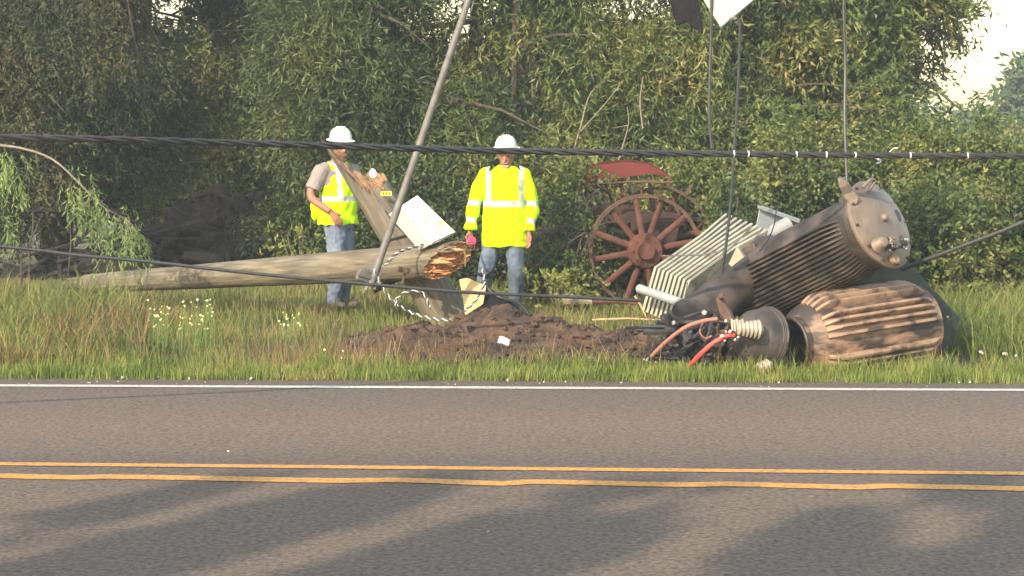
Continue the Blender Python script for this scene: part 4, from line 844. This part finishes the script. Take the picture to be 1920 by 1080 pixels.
# torn-off lid with bushings
C3 = P(1430, 636, 14.85); n3 = Vector((-.78, -.6, .2)).normalized(); Mn = axisM(C3, n3); 
t = thing('blackened_dome', (C3.x, C3.y, 0), 'blackened domed lid torn off beside the open mouth of the lower transformer', 'dome cover')
mb = MB(); mb.lathe([(.225, -.035), (.25, -.03), (.25, .0), (.24, .01), (.23, .05), (.21, .13), (.14, .2), (.01, .225)], Mn, 48); mb.build('dome', M['charbrown'], t)
mb = MB()
for rr_ in (.25, .235): mb.tube([Mn @ Vector((rr_*math.cos(2*math.pi*i/50), rr_*math.sin(2*math.pi*i/50), .01 if rr_ < .25 else -.02)) for i in range(51)], .011, 6, cap=False)
mb.build('rim', M['soot'], t)
def bushing(c, dr, s, n, t, nm='bushing', r=.055):
    Mb = axisM(c, dr); pf = [(r*.5, -.02)]
    for i in range(n): k = 1-.06*i; pf += [(r*.72*k, s*i), (r*k, s*i+s*.3), (r*k, s*i+s*.55), (r*.72*k, s*i+s*.8)]
    pf.append((r*.3, s*n)); mb = MB(); mb.lathe(pf, Mb, 20); return mb.build(nm, M['porc'], t)
bushing(P(1424, 618, 14.55), Vector((-1, -.2, .06)), .03, 6, t, r=.075)
bushing(P(1442, 684, 14.55), Vector((-.9, -.3, -.25)), .026, 4, t, r=.05)
mb = MB(); random.seed(3)
for i in range(22): mb.tube([P(random.uniform(1340, 1410), random.uniform(598, 645), 14.6), P(random.uniform(1345, 1405), random.uniform(600, 640), 14.55)], random.uniform(.006, .014), 6)
mb.build('terminal_clamp', M['rustbrown'], t)
mb = MB()
for k in range(5): q = P(1372+k*5, 598+(k % 2)*2, 14.5); mb.tube([q, q+Vector((.008, 0, -.085))], .009, 7)
mb.build('spring_coil', M['porc'], t)
mb = MB()
for i in range(12): mb.ball(P(random.uniform(1345, 1405), random.uniform(600, 640), 14.52), random.uniform(.008, .016), n=7, k=5, jit=.2)
mb.build('terminal_bits', M['strandw'], t)
# red leads
def hose(pix, r, m, lab):
    pts = spline([P(*q) for q in pix], 8); mb = MB(); mb.tube(pts, r, 9); o = mb.build('lead_cable', M[m], None); tag(base_frame(o, pts[0]), lab, 'cable', 'sleeved leads coming out of the wreck')
hose([(1222, 668, 14.85), (1250, 640, 14.75), (1285, 614, 14.65), (1318, 602, 14.6), (1345, 598, 14.6)], .016, 'brownhose', 'brownish red scorched lead, the left one of two leads')
hose([(1290, 690, 14.7), (1310, 668, 14.6), (1335, 645, 14.55), (1362, 630, 14.55), (1378, 628, 14.55)], .019, 'redhose', 'bright red lead arching down into the grass')
hose([(1318, 605, 14.7), (1312, 622, 14.65), (1322, 634, 14.65), (1335, 630, 14.65)], .006, 'brownhose', 'small looped lead hanging below the brownish one')
# burnt heap of coils between
mb = MB(); random.seed(31)
for i in range(90):
    q = P(random.uniform(1235, 1420), random.uniform(600, 675), random.uniform(14.9, 15.3)); mb.tube(spline([q, q+Vector((random.gauss(0, .08), random.gauss(0, .05), random.gauss(0, .04))), q+Vector((random.gauss(0, .12), random.gauss(0, .05), random.gauss(-.02, .06)))], 3), random.uniform(.006, .03), 6)
for i in range(40):
    q = P(random.uniform(1270, 1420), random.uniform(625, 680), random.uniform(15.0, 15.3)); mb.ball(q, random.uniform(.03, .08), n=8, k=6, jit=.3)
tag(base_frame(mb.build('burnt_coils', M['char'], None, smooth=False), G(1330, 680)), 'tangle of burnt coils and scraps between the three transformers', 'burnt coils')

# third transformer with radiator
C4 = P(1302, 604, 15.2); n4 = Vector((-.62, -.66, -.42)).normalized(); M4 = axisM(C4, n4); L4 = 1.15; r4 = .19
t = thing('transformer', (C4.x+.3, C4.y+.4, 0), 'pale transformer behind the others with a bank of flat cooling fins and a black end', 'transformer')
mb = MB(); mb.lathe([(.02, -L4), (.18, -L4), (.19, -L4+.05), (.185, -.3), (r4-.01, -.05), (r4-.01, 0), (.05, 0)], M4, 44); mb.build('tank', M['soot'], t)
mb = MB(); mb.lathe([(r4+.02, -.01), (r4+.02, .018), (r4, .025), (.12, .035), (.01, .04)], M4, 44); mb.build('end_cap', M['char'], t)
for px, py in ((1263, 605), (1321, 587), (1271, 625)): mb = MB(); mb.ball(P(px, py, 14.95), .022, n=9, k=6, jit=.15); mb.build('end_bolt', M['porc'], t)
O = P(1226, 500, 15.75); S1 = P(1288, 526, 15.45)-O; K1 = P(1312, 440, 16.2)-O; K2 = P(1360, 399, 16.5)-O; Dn = P(1203, 582, 15.75)-O; Dn2 = Dn*.8
nf = 9; sdir = S1/(nf-1); side = sdir*.56
for k in range(nf):
    o = O+sdir*k; poly = [o, o+K1, o+K2+sdir*(k*.25), o+K2+Dn*.9+sdir*(k*.25), o+K1+Dn, o+Dn]
    mb = MB(); mb.prism(poly, side); mb.build('cooling_fin', M['radiator'], t, smooth=False, bevel=.006)
mb = MB(); o = O+sdir*.4; mb.prism([o+K1*.12+Dn*.1, o+K1*.95+Dn*.1, o+K1*.95+Dn*.85, o+K1*.12+Dn*.85], sdir*(nf-1.2)); mb.build('radiator_core', M['radiator'], t, smooth=False)
mb = MB(); q0, q1 = P(1198, 541, 15.5), P(1290, 572, 15.2); mb.tube([q0-(q1-q0)*.03, q0, q1], [.026, .038, .038], 14); mb.build('header_pipe', M['pipe'], t)
mb = MB(); q = P(1290, 505, 15.6); mb.tube([P(1240, 480, 15.85), P(1315, 478, 15.4), P(1358, 470, 15.35)], .006, 6); mb.build('tie_strap', M['galv'], t)
# nearest broad side panel
mb = MB(); mb.prism([P(1288, 528, 15.42), P(1352, 480, 15.75), P(1408, 424, 16.15), P(1398, 500, 16.1), P(1330, 550, 15.6), P(1278, 582, 15.4)], (.03, .05, 0)); mb.build('side_panel', M['radiator'], t, bevel=.006)
mb = MB(); mb.prism([P(1378, 470, 15.4), P(1382, 462, 15.4), P(1395, 482, 15.4), P(1372, 500, 15.4), P(1366, 495, 15.4)], (.02, .04, 0)); mb.build('gusset', M['radiator'], t, smooth=False)
# pale bracket panel behind
mb = MB(); mb.prism([P(1425, 386, 16.3), P(1432, 388, 16.3), P(1500, 412, 16.5), P(1478, 440, 16.5), P(1412, 462, 16.3), P(1418, 420, 16.3)], (.02, .06, .0)); pb = mb.build('mounting_plate', M['paleblue'], t, bevel=.006)
mb = MB(); mb.pbox(P(1423, 392, 16.25), P(1500, 420, 16.45)-P(1423, 392, 16.25), Vector((0, .1, .0)), Vector((0, 0, .03))); mb.build('plate_flange', M['pipe'], t, bevel=.005)
mb = MB(); mb.tube([P(1400, 465, 16.2), P(1480, 420, 16.3)], .07, 14); mb.build('neck_pipe', M['pipe'], t)
mb = MB(); q = P(1360, 560, 14.95); mb.tube([P(1348, 560, 15.0), P(1362, 590, 14.9), P(1372, 605, 14.8)], [.03, .05, .03], 8); mb.ball(P(1352, 556, 14.9), .025, n=8, k=5, jit=.2); mb.build('terminal_arm', M['rustbrown'], t)

# ------------------------------------------------------------------ hanging panel at the top
t = thing('cream_cabinet', P(1355, 20, 16), 'cream metal panel corner hanging into the top of the picture', 'cabinet')
up = Vector((0, 0, 1.1))
mb = MB(); mb.prism([P(1349, 48, 16), P(1408, 0, 16.1), P(1490, -80, 16.2), P(1330, -160, 16.1), P(1280, -60, 16)], (.04, .12, .02)); mb.build('panel_sheet', M['panel'], t, bevel=.004)
mb = MB(); mb.tube([P(1350, 50, 15.98), P(1409, 1, 16.08), P(1492, -80, 16.18)], .013, 8); mb.build('panel_edge', M['paleblue'], t)
mb = MB(); mb.tube(spline([P(1368, 36, 15.98), P(1378, 34, 15.95), P(1384, 42, 15.9)], 4), .014, 7); mb.build('hook', M['galv'], t)
mb = MB(); mb.tube([P(1370, -150, 16.1), P(1365, -420, 16.1)], .012, 6); mb.build('hanging_rope', M['black'], t)
mb = MB(); pts = [(1255, -70), (1257, 0), (1262, 30), (1270, 48), (1278, 44), (1287, 40), (1300, 52), (1318, 64), (1316, 42), (1310, 5), (1308, -60)]
mb.prism([P(x, y, 15.9) for x, y in pts], (.01, .07, 0)); mb.tube([P(1285, -65, 15.95), P(1295, -420, 16)], .015, 6)
o = mb.build('scorched_sheet', M['charcloth'], None, bevel=.01); tag(base_frame(o, P(1285, 0, 15.9)), 'ragged black scorched sheet hanging left of the cream panel', 'scorched sheet')

# ------------------------------------------------------------------ old tractor
Wc = P(1208, 470, 20.0); nW = Vector((.1, -1, .02)).normalized()
t = thing('old_tractor', (Wc.x+.1, Wc.y+.7, 0), 'derelict rusty red tractor with spoked steel wheels, overgrown behind the transformers', 'tractor')
def wheel(c, n, R_, t, nsp, seed, lugs=False, m1='rustbrown', m2='rust'):
    Mw = axisM(c, n); hub = MB(); hub.lathe([(.03, .17), (.085, .165), (.09, .10), (.17, .09), (.185, .07), (.185, -.02), (.17, -.05), (.02, -.05)], Mw, 28)
    for k in range(8): a = k*math.pi/4; hub.lathe([(.013, .0), (.013, .022)], Mw @ Matrix.Translation((.135*math.cos(a), .135*math.sin(a), .09)), 6)
    h = hub.build('wheel', M[m2], t)
    mb = MB(); w_ = .05; mb.lathe([(R_, -w_), (R_, w_), (R_-.012, w_), (R_-.012, -w_), (R_, -w_)], Mw, 72, cap=False); mb.lathe([(R_-.012, w_-.016), (R_-.035, w_-.016), (R_-.035, w_-.004), (R_-.012, w_-.004)], Mw, 72, cap=False)
    mb.build('rim', M[m1], h)
    for k in range(nsp):
        a = 2*math.pi*(k+.25)/nsp+.04; zz = .05 if k % 2 else -.02; p0 = Mw @ Vector((.16*math.cos(a), .16*math.sin(a), zz)); p1 = Mw @ Vector(((R_-.01)*math.cos(a), (R_-.01)*math.sin(a), zz*.4)); mb = MB()
        mb.tube([p0, p1], [.034, .03], 10, ry=[.018, .016], side=n.cross(p1-p0).normalized()); mb.build('spoke', M[m2], h)
    if lugs:
        for k in range(18):
            a = 2*math.pi*k/18; zz = .04 if k % 2 else -.04; mb = MB(); mb.box((0, 0, 0), (.13, .03, .06), Mw @ Matrix.Rotation(a, 4, 'Z') @ Matrix.Translation((R_+.05, 0, zz))); mb.build('lug', M[m1], h, smooth=False)
wheel(Wc, nW, .585, t, 12, 1)
wheel(P(1235, 452, 21.3), nW, .60, t, 12, 2, lugs=True)
mb = MB(); mb.tube([Wc+Vector((.01, .02, 0)), P(1235, 452, 21.3)], .05, 12); mb.build('axle', M['rust'], t)
# fender: curved sheet, broad across
vs = []; arc = [(1098, 345), (1100, 322), (1112, 312), (1150, 306), (1190, 305), (1225, 312), (1256, 330)]; arc2 = spline([P(x, y, 20.5) for x, y in arc], 5)
for p in arc2: vs += [p, p+Vector((0, .35, .02)), p+Vector((0, .35, .0)), p+Vector((0, -.0, -.012))]
n = len(arc2); mb = MB(); mb.add(vs, [(4*i+a, 4*i+4+a, 4*i+4+(a+1) % 4, 4*i+(a+1) % 4) for i in range(n-1) for a in range(4)])
mb.prism([P(1099, 346, 20.49), P(1100, 322, 20.49), P(1112, 312, 20.49), P(1150, 307, 20.49), P(1190, 306, 20.49), P(1225, 313, 20.49), P(1254, 331, 20.49), P(1215, 326, 20.49), P(1160, 334, 20.49)], (0, .02, 0)); mb.build('fender', M['redpaint'], t)
mb = MB(); mb.tube([P(1098, 347, 20.45), P(1180, 341, 20.45), P(1262, 342, 20.45)], .014, 7); mb.tube([P(1165, 343, 20.5), P(1170, 380, 20.6)], .02, 7); mb.build('fender_bar', M['rustbrown'], t)
mb = MB(); mb.box(P(1225, 430, 20.7), (.5, .5, .35)); mb.box(P(1150, 400, 20.8), (.45, .4, .2)); mb.tube([P(1100, 350, 20.7), P(1110, 440, 20.7)], .03, 8); mb.tube([P(1140, 360, 20.8), P(1155, 390, 20.8)], .015, 7); mb.build('engine_block', M['darkrust'], t, bevel=.03)
for (a, b) in [((1160, 340), (1175, 375)), ((1200, 345), (1205, 372)), ((1240, 350), (1232, 372)), ((1135, 360), (1165, 372)), ((1260, 370), (1285, 430)), ((1300, 440), (1318, 415))]: mb = MB(); mb.tube([P(*a, 20.6), P(*b, 20.5)], .012, 6); mb.build('link_rod', M['rust'], t)
mb = MB(); mb.tube([P(1296, 437, 20.3), P(1308, 436, 19.8)], .03, 10); mb.build('linkage', M['rust'], t)
# dark rusty drum
c = P(1045, 480, 20.6); t = thing('rusty_tank', (c.x, c.y, 0), 'dark brown rusted drum lying between the lime shirted worker and the wheel', 'drum')
Md = axisM(Vector((c.x, c.y, .42)), Vector((1, .2, 0))); mb = MB(); mb.lathe([(.02, -.36), (.36, -.36), (.38, -.34), (.375, -.12), (.385, -.11), (.375, -.1), (.375, .1), (.385, .11), (.375, .12), (.38, .34), (.36, .36), (.02, .36)], Md, 40); mb.build('drum_shell', M['darkrust'], t)
mb = MB(); mb.lathe([(.03, .36), (.03, .385), (.01, .385)], Md @ Matrix.Translation((.2, 0, 0)), 12); mb.build('bung', M['rustbrown'], t)

# ------------------------------------------------------------------ people
def hand(mb, w_, d, palmn, s=1, hook=.5, side=1):
    """palm from wrist w_ along d; palmn is the way the palm faces; side: which side the thumb is"""
    d = Vector(d).normalized(); pn = Vector(palmn); pn = (pn-d*pn.dot(d)).normalized(); x = d.cross(pn)*side
    pts = [w_-d*.03, w_, w_+d*.03, w_+d*.065, w_+d*.09]; mb.tube(pts, [.027*s, .028*s, .04*s, .043*s, .038*s], 12, ry=[.02*s, .018*s, .017*s, .016*s, .013*s], side=x)
    for i, (o, l) in enumerate(((.030, .068), (.010, .076), (-.011, .070), (-.031, .054))):
        b = w_+d*.085+x*o*s; c = .25+.12*i; k1 = (d*math.cos(c*hook)+pn*math.sin(c*hook)+x*o*.8); k2 = d*math.cos(1.3*hook+c*hook)+pn*math.sin(1.3*hook+c*hook)
        mb.tube([b-d*.02, b, b+k1*l*.45*s, b+k1*l*.45*s+k2*l*.55*s], [.0095*s, .0095*s, .0088*s, .007*s], 8)
    b = w_+d*.025+x*.03*s; td = (d*.7+x*.6+pn*.35).normalized(); mb.tube([b-x*.02, b, b+td*.035*s, b+td*.035*s+(d*.9+pn*.3+x*.1).normalized()*.03*s], [.013, .013*s, .011*s, .008*s], 8)
def head(mb, c, yaw, pitch, s=1):
    Mh = Matrix.Translation(c) @ Matrix.Rotation(yaw, 4, 'Z') @ Matrix.Rotation(pitch, 4, 'X')   # face looks to -Y
    rs = [(-.118, -.030, .028, .022), (-.112, -.030, .042, .040), (-.095, -.022, .054, .060), (-.07, -.010, .062, .076), (-.035, -.003, .070, .088), (0, 0, .075, .094), (.035, .003, .077, .097), (.07, .006, .072, .09), (.095, .008, .057, .072), (.115, .01, .03, .04)]
    vs = []; n = 24
    for z, y0, rx, ry in rs:
        for j in range(n): a = 2*math.pi*j/n; vs.append(Mh @ (Vector((rx*math.cos(a), y0+ry*math.sin(a), z))*s))
    k = len(rs); mb.add(vs, [(i*n+j, i*n+(j+1) % n, (i+1)*n+(j+1) % n, (i+1)*n+j) for i in range(k-1) for j in range(n)]+[tuple(range(n))[::-1], tuple(range((k-1)*n, k*n))])
    q = lambda x, y, z: Mh @ (Vector((x, y, z))*s)
    mb.tube([q(0, -.085, .012), q(0, -.104, -.02), q(0, -.112, -.036), q(0, -.09, -.044)], [.008, .012, .015, .008], 8)   # nose
    mb.tube([q(-.045, -.078, .026), q(0, -.095, .022), q(.045, -.078, .026)], .011, 8)   # brow
    mb.tube([q(-.025, -.083, -.066), q(0, -.092, -.066), q(.025, -.083, -.066)], .009, 8)   # lips
    for s_ in (-1, 1): mb.ball((0, 0, 0), (.012, .024, .034), Mh @ Matrix.Translation(Vector((s_*.077, .005, -.01))*s), n=10, k=6)
    return Mh, q
def face_bits(t, body, q, s, beard, bm, bfull):
    mb = MB()
    for s_ in (-1, 1): mb.ball(q(s_*.03, -.083, .004), .0105, n=10, k=6)
    mb.build('eyes', M['eye'], body)
    mb = MB(); mb.tube([q(-.022, -.094, -.067), q(0, -.102, -.067), q(.022, -.094, -.067)], .0055, 6); mb.build('mouth', M['lips'], body)
    mb = MB()
    if bfull:
        for zz, rx, ry, y0 in [(-.05, .066, .07, -.022)]: pass
        for a in np.linspace(-1.35, 1.35, 13): mb.ball(q(.062*math.sin(a), -.02-.062*math.cos(a), -.085+.028*abs(a)), .03, n=8, k=6)
        for x in (-.02, 0, .02): mb.ball(q(x, -.075, -.122), .026, n=8, k=6)
        mb.tube([q(-.03, -.083, -.058), q(0, -.098, -.052), q(.03, -.083, -.058)], .01, 7)
    else:
        for x in (-.018, 0, .018): mb.ball(q(x, -.07, -.108), .022, n=8, k=6)
        mb.tube([q(-.034, -.08, -.075), q(-.028, -.087, -.055), q(0, -.1, -.052), q(.028, -.087, -.055), q(.034, -.08, -.075)], .0075, 7)
    remesh(mb, beard, bm, body, .006, 2)
def hat(t, Mh, s, body):
    Mc = Mh @ Matrix.Translation((0, .0, .062)) ; n = 40
    prof = [(.152, .0), (.156, .004), (.15, .008), (.122, .014), (.119, .03), (.115, .06), (.10, .095), (.078, .118), (.05, .132), (.02, .138), (.002, .139)]
    mb = MB(); Ms = Mc @ Matrix.Diagonal((.97*s, 1.12*s, 1.05*s, 1)); mb.lathe(prof, Ms, n, cap=False); mb.lathe([(.15, .001), (.115, .006), (.11, .03), (.002, .07)], Ms, n, cap=False)
    h = mb.build('hard_hat', M['hat'], body)
    mb = MB()
    for x in (-.028, 0, .028): mb.tube([Ms @ Vector((x, -.108, .05)), Ms @ Vector((x, -.082, .112)), Ms @ Vector((x, -.02, .140)), Ms @ Vector((x, .05, .132)), Ms @ Vector((x, .105, .06))], .007, 6)
    mb.build('crown_ridge', M['hat'], h); return h
# --- worker in lime long-sleeved shirt (right)
Y2 = 19.35; g = G(945, 590); ox = P(945, 500, Y2).x
def L2w(px, py, y=0): p = P(px, py, Y2+y); return p
t = thing('person', (ox, Y2, 0), 'worker in white hard hat and lime long sleeved shirt with silver bands, facing the road', 'person')
def W(x, y, z): return Vector((ox+x, Y2+y, z))
k_ = 1.0
body = MB(); Mh, q = head(body, W(.022, -.03, 1.60), R(-8), R(12), .98)
body.tube([W(.01, .02, 1.40), W(.015, .005, 1.47), W(.02, -.01, 1.55)], [.07, .062, .058], 14)
body.rings([(W(0, .02, .82), .15, .10, 0), (W(0, .02, 1.0), .145, .10, 0), (W(0, .02, 1.2), .16, .105, 0), (W(0, .02, 1.38), .165, .1, 0), (W(0, .02, 1.44), .10, .07, 0)])
armL = [W(-.19, .02, 1.40), W(-.305, .0, 1.10), W(-.335, -.04, .86)]; armR = [W(.215, .02, 1.40), W(.285, .02, 1.09), W(.25, -.03, .84)]
for ar in (armL, armR): body.tube(spline(ar, 6), [.055-.002*i for i in range(13)], 12)
hand(body, W(-.338, -.045, .83), (-.08, -.06, -1), (.5, -.7, 0), 1, .95, 1)
hand(body, W(.248, -.035, .81), (-.04, -.05, -1), (-.6, -.5, 0), 1, .55, -1)
legL = [W(-.09, .02, .86), W(-.18, -.04, .46), W(-.26, .03, .09)]; legR = [W(.095, .02, .86), W(.115, -.04, .47), W(.11, .05, .09)]
for lg in (legL, legR): body.tube(spline(lg, 6), [.085-.0035*i for i in range(13)], 12)
bo = remesh(body, 'body', M['skin'], t, .0075, 3)
face_bits(t, bo, q, 1, 'beard', M['beard_grey'], False); hat(t, Mh, .93, bo)
hb = MB(); 
for s_ in (-1, 1): hb.ball(q(s_*.068, .025, .028), (.014, .04, .035), n=10, k=6)
hb.ball(q(0, .06, .0), (.062, .045, .06), n=12, k=8); remesh(hb, 'hair', M['beard_brown'], bo, .006, 2)
sh = MB()
sh.rings([(W(0.0, .02, .685), .235, .165, 0), (W(0, .02, .76), .236, .165, 0), (W(.0, .02, .95), .218, .155, 0), (W(.005, .02, 1.12), .205, .14, 0), (W(.008, .02, 1.28), .212, .14, 0), (W(.01, .02, 1.36), .212, .135, 0), (W(.01, .02, 1.41), .19, .12, 0), (W(.012, .015, 1.455), .135, .095, 0), (W(.014, .005, 1.485), .078, .078, 0)], 28)
for ar, sx in ((armL, -1), (armR, 1)):
    sp = spline([ar[0]+Vector((-sx*.05, 0, .005)), ar[0]+Vector((0, 0, -.02)), ar[1], ar[2]+Vector((0, 0, 0))], 7); n = len(sp); sh.tube(sp, [.082-.0012*i+.006*math.sin(i*1.3) for i in range(n)][:n], 14)
    sh.tube([ar[2]+Vector((0, 0, .04)), ar[2]+Vector((0, -.004, -.005))], [.05, .047], 14)
def shirt_mat(c):
    x, z = c.x-ox, c.z
    if abs(x) < .2 or (abs(x) < .23 and z < 1.0):
        if 1.085 < z < 1.145 and -.2 < x < .215: return 1
        if (abs(x+.155) < .024 or abs(x-.175) < .024) and z > 1.145: return 1
        return 0
    for ar in (armL, armR):
        if x*(-1 if ar is armL else 1) > 0:
            d_ = (ar[2]-ar[1]).normalized(); s = (Vector((c.x, c.y, c.z))-ar[1]).dot(d_)
            if -.04 < s < .012 or .135 < s < .185: return 1
    return 0
remesh(sh, 'shirt', [M['lime'], M['silver']], t, .0085, 4, shirt_mat, .02, 4.5)
mb = MB(); mb.tube([W(.014+.066*math.cos(a), .0+.066*math.sin(a), 1.487-.012*math.sin(-a)) for a in np.linspace(0, 2*math.pi, 25)], .009, 7, cap=False); mb.build('collar', M['lime'], t)
mb = MB(); 
for i in range(5): mb.box(W(.10+.014*i, -.12, 1.30-.004*i), (.010, .004, .012))
for i in range(3): mb.box(W(.145-.012*i, -.118, 1.25-.02*i), (.014, .004, .008))
mb.build('chest_print', M['trim'], t, smooth=False)
jn = MB(); jn.rings([(W(0, .02, .76), .16, .10, 0), (W(0, .02, .82), .17, .11, 0), (W(0, .02, .93), .17, .11, 0)], 24)
for lg in (legL, legR):
    sp = spline([lg[0]+Vector((0, 0, -.0)), lg[1], lg[2]+Vector((0, 0, -.03))], 8); n = len(sp); jn.tube(sp, [.1-.0022*i for i in range(n)], 16)
remesh(jn, 'jeans', M['jeans_dark'], t, .009, 4, None, .016, 8)
def boots(t, feet):
    for f, dr in feet:
        dr = Vector(dr).normalized(); f = Vector(f); mb = MB(); mb.tube([f-dr*.08+Vector((0, 0, .0)), f-dr*.03, f+dr*.08, f+dr*.17, f+dr*.2], [.035, .045, .05, .045, .025], 12, ry=[.045, .055, .045, .035, .025], side=dr.cross(Vector((0, 0, 1)))); mb.tube([f-dr*.03+Vector((0, 0, .14)), f-dr*.03+Vector((0, 0, .0))], [.055, .05], 12)
        remesh(mb, 'boot', M['boot'], t, .009, 3)
boots(t, [(W(-.265, .01, .05), (-.35, -1, 0)), (W(.112, .03, .05), (.2, -1, 0))])
# ribbon held in the hand
mb = MB(); c = W(-.325, -.10, .745); Mx = axisM(c, Vector((.6, -.8, .2))); mb.lathe([(.018, -.018), (.044, -.018), (.046, 0), (.044, .018), (.018, .018)], Mx, 24); mb.tube(spline([c+Vector((.02, -.02, .0)), c+Vector((.035, -.02, -.05)), c+Vector((.02, -.03, -.10))], 5), .014, 8, ry=[.003]*11)
o = mb.build('ribbon_roll', M['pink'], None); tag(base_frame(o, c), 'bright pink roll of flagging ribbon held in the worker\'s hand', 'ribbon')

# --- bearded worker in vest (left)
Y1 = 19.9; ox1 = P(635, 500, Y1).x
def W(x, y, z): return Vector((ox1+x, Y1+y, z))
YW = R(48)      # turned towards the right of the picture
t = thing('person', (ox1, Y1, 0), 'bearded worker in white hard hat and lime vest over grey shirt, hand in pocket', 'person')
body = MB(); Mh, q = head(body, W(.03, -.03, 1.675), R(28), R(6), 1.0)
body.tube([W(-.01, .02, 1.46), W(.005, .0, 1.54), W(.02, -.01, 1.62)], [.075, .066, .062], 14)
body.rings([(W(0, .02, .88), .16, .12, YW), (W(0, .02, 1.1), .16, .12, YW), (W(-.01, .02, 1.3), .18, .12, YW), (W(-.01, .02, 1.46), .17, .1, YW), (W(0, .02, 1.5), .1, .08, YW)])
aN = [W(-.155, -.10, 1.44), W(-.262, -.16, 1.18), W(-.06, -.24, 1.02)]; aF = [W(.13, .13, 1.44), W(.22, .16, 1.16), W(.15, .06, .98)]
for ar in (aN, aF): sp = spline(ar, 7); body.tube(sp, [.058-.0018*i for i in range(len(sp))], 12)
hand(body, W(-.045, -.235, 1.005), (.55, .0, -.8), (0, 1, -.2), 1.05, .3, 1); hand(body, W(.15, .05, .96), (-.2, -.3, -.9), (-.5, -.5, 0), 1, .5, 1)
lN = [W(-.03, -.06, .92), W(-.0, -.10, .5), W(-.055, -.02, .09)]; lF = [W(.04, .08, .92), W(.06, .04, .5), W(.03, .14, .09)]
for lg in (lN, lF): body.tube(spline(lg, 6), [.09-.0035*i for i in range(13)], 12)
bo = remesh(body, 'body', M['skin'], t, .0075, 3)
face_bits(t, bo, q, 1, 'beard', M['beard_brown'], True); hat(t, Mh, .97, bo)
hb = MB(); hb.ball(q(0, .055, .0), (.068, .052, .075), n=12, k=8)
for s_ in (-1, 1): hb.ball(q(s_*.068, .02, .02), (.014, .04, .04), n=10, k=6)
remesh(hb, 'hair', M['beard_brown'], bo, .006, 2)
te = MB(); te.rings([(W(-.005, .02, .88), .18, .135, YW), (W(-.01, .02, 1.1), .182, .138, YW), (W(-.015, .02, 1.3), .195, .135, YW), (W(-.015, .02, 1.42), .185, .12, YW), (W(-.01, .02, 1.5), .11, .095, YW), (W(-.002, .01, 1.535), .075, .075, YW)], 26)
for ar in (aN, aF): te.tube([ar[0]+(W(0, 0, 1.44)-ar[0])*.35, ar[0]+Vector((0, 0, -.01)), ar[0].lerp(ar[1], .5), ar[0].lerp(ar[1], .78)], [.075, .088, .085, .083], 14)
remesh(te, 'tee_shirt', M['tee'], t, .0085, 4, None, .01, 6)
ve = MB(); ve.rings([(W(-.0, .02, .88), .225, .17, YW), (W(-.0, .02, .95), .222, .168, YW), (W(-.0, .02, 1.1), .208, .16, YW), (W(-.01, .02, 1.25), .2, .155, YW), (W(-.01, .015, 1.38), .165, .145, YW), (W(-.01, .01, 1.47), .14, .12, YW), (W(-.005, .0, 1.525), .088, .088, YW)], 28)
ve.ball(W(-.24, .1, 1.02), (.06, .07, .13), n=12, k=8)
Rz = Matrix.Rotation(-YW, 3, 'Z')
def vest_mat(c):
    l = Rz @ (Vector(c)-W(0, .02, 0)); z = c.z
    if 1.115 < z < 1.17: return 1
    if abs(abs(l.x)-.095) < .026 and l.y < 0 and z > 1.17: return 1
    if z > 1.415 and l.x < -.06 and z < 1.432: return 2
    return 0
remesh(ve, 'vest', [M['lime'], M['silver'], M['trim']], t, .0085, 3, vest_mat, .024, 5)
jn = MB(); jn.rings([(W(0, .02, .84), .17, .14, YW), (W(0, .02, .92), .178, .145, YW), (W(0, .02, 1.0), .17, .135, YW)], 24)
for lg in (lN, lF): sp = spline([lg[0], lg[1], lg[2]+Vector((0, 0, -.03))], 8); jn.tube(sp, [.118-.0030*i for i in range(len(sp))], 16)
remesh(jn, 'jeans', M['jeans'], t, .009, 4, None, .016, 8)
boots(t, [(W(-.055, -.03, .05), (.7, -.8, 0)), (W(.03, .13, .05), (.8, -.5, 0))])
# ------------------------------------------------------------------ haze
HD = .0022
mb = MB(); mb.box((0, 60, 6.5), (160, 190, 15)); hz = mb.build('haze', mat('haze_air', (1, 1, 1)), None, smooth=False); tag(hz, 'thin pale smoke haze in the air', 'haze', kind='stuff')
hm = hz.data.materials[0]; nt_ = hm.node_tree; nt_.nodes.clear(); ou = nt_.nodes.new('ShaderNodeOutputMaterial'); pv = nt_.nodes.new('ShaderNodeVolumePrincipled')
pv.inputs['Color'].default_value = (.9, .93, .95, 1); pv.inputs['Density'].default_value = HD; pv.inputs['Anisotropy'].default_value = .2; nt_.links.new(pv.outputs[0], ou.inputs['Volume'])
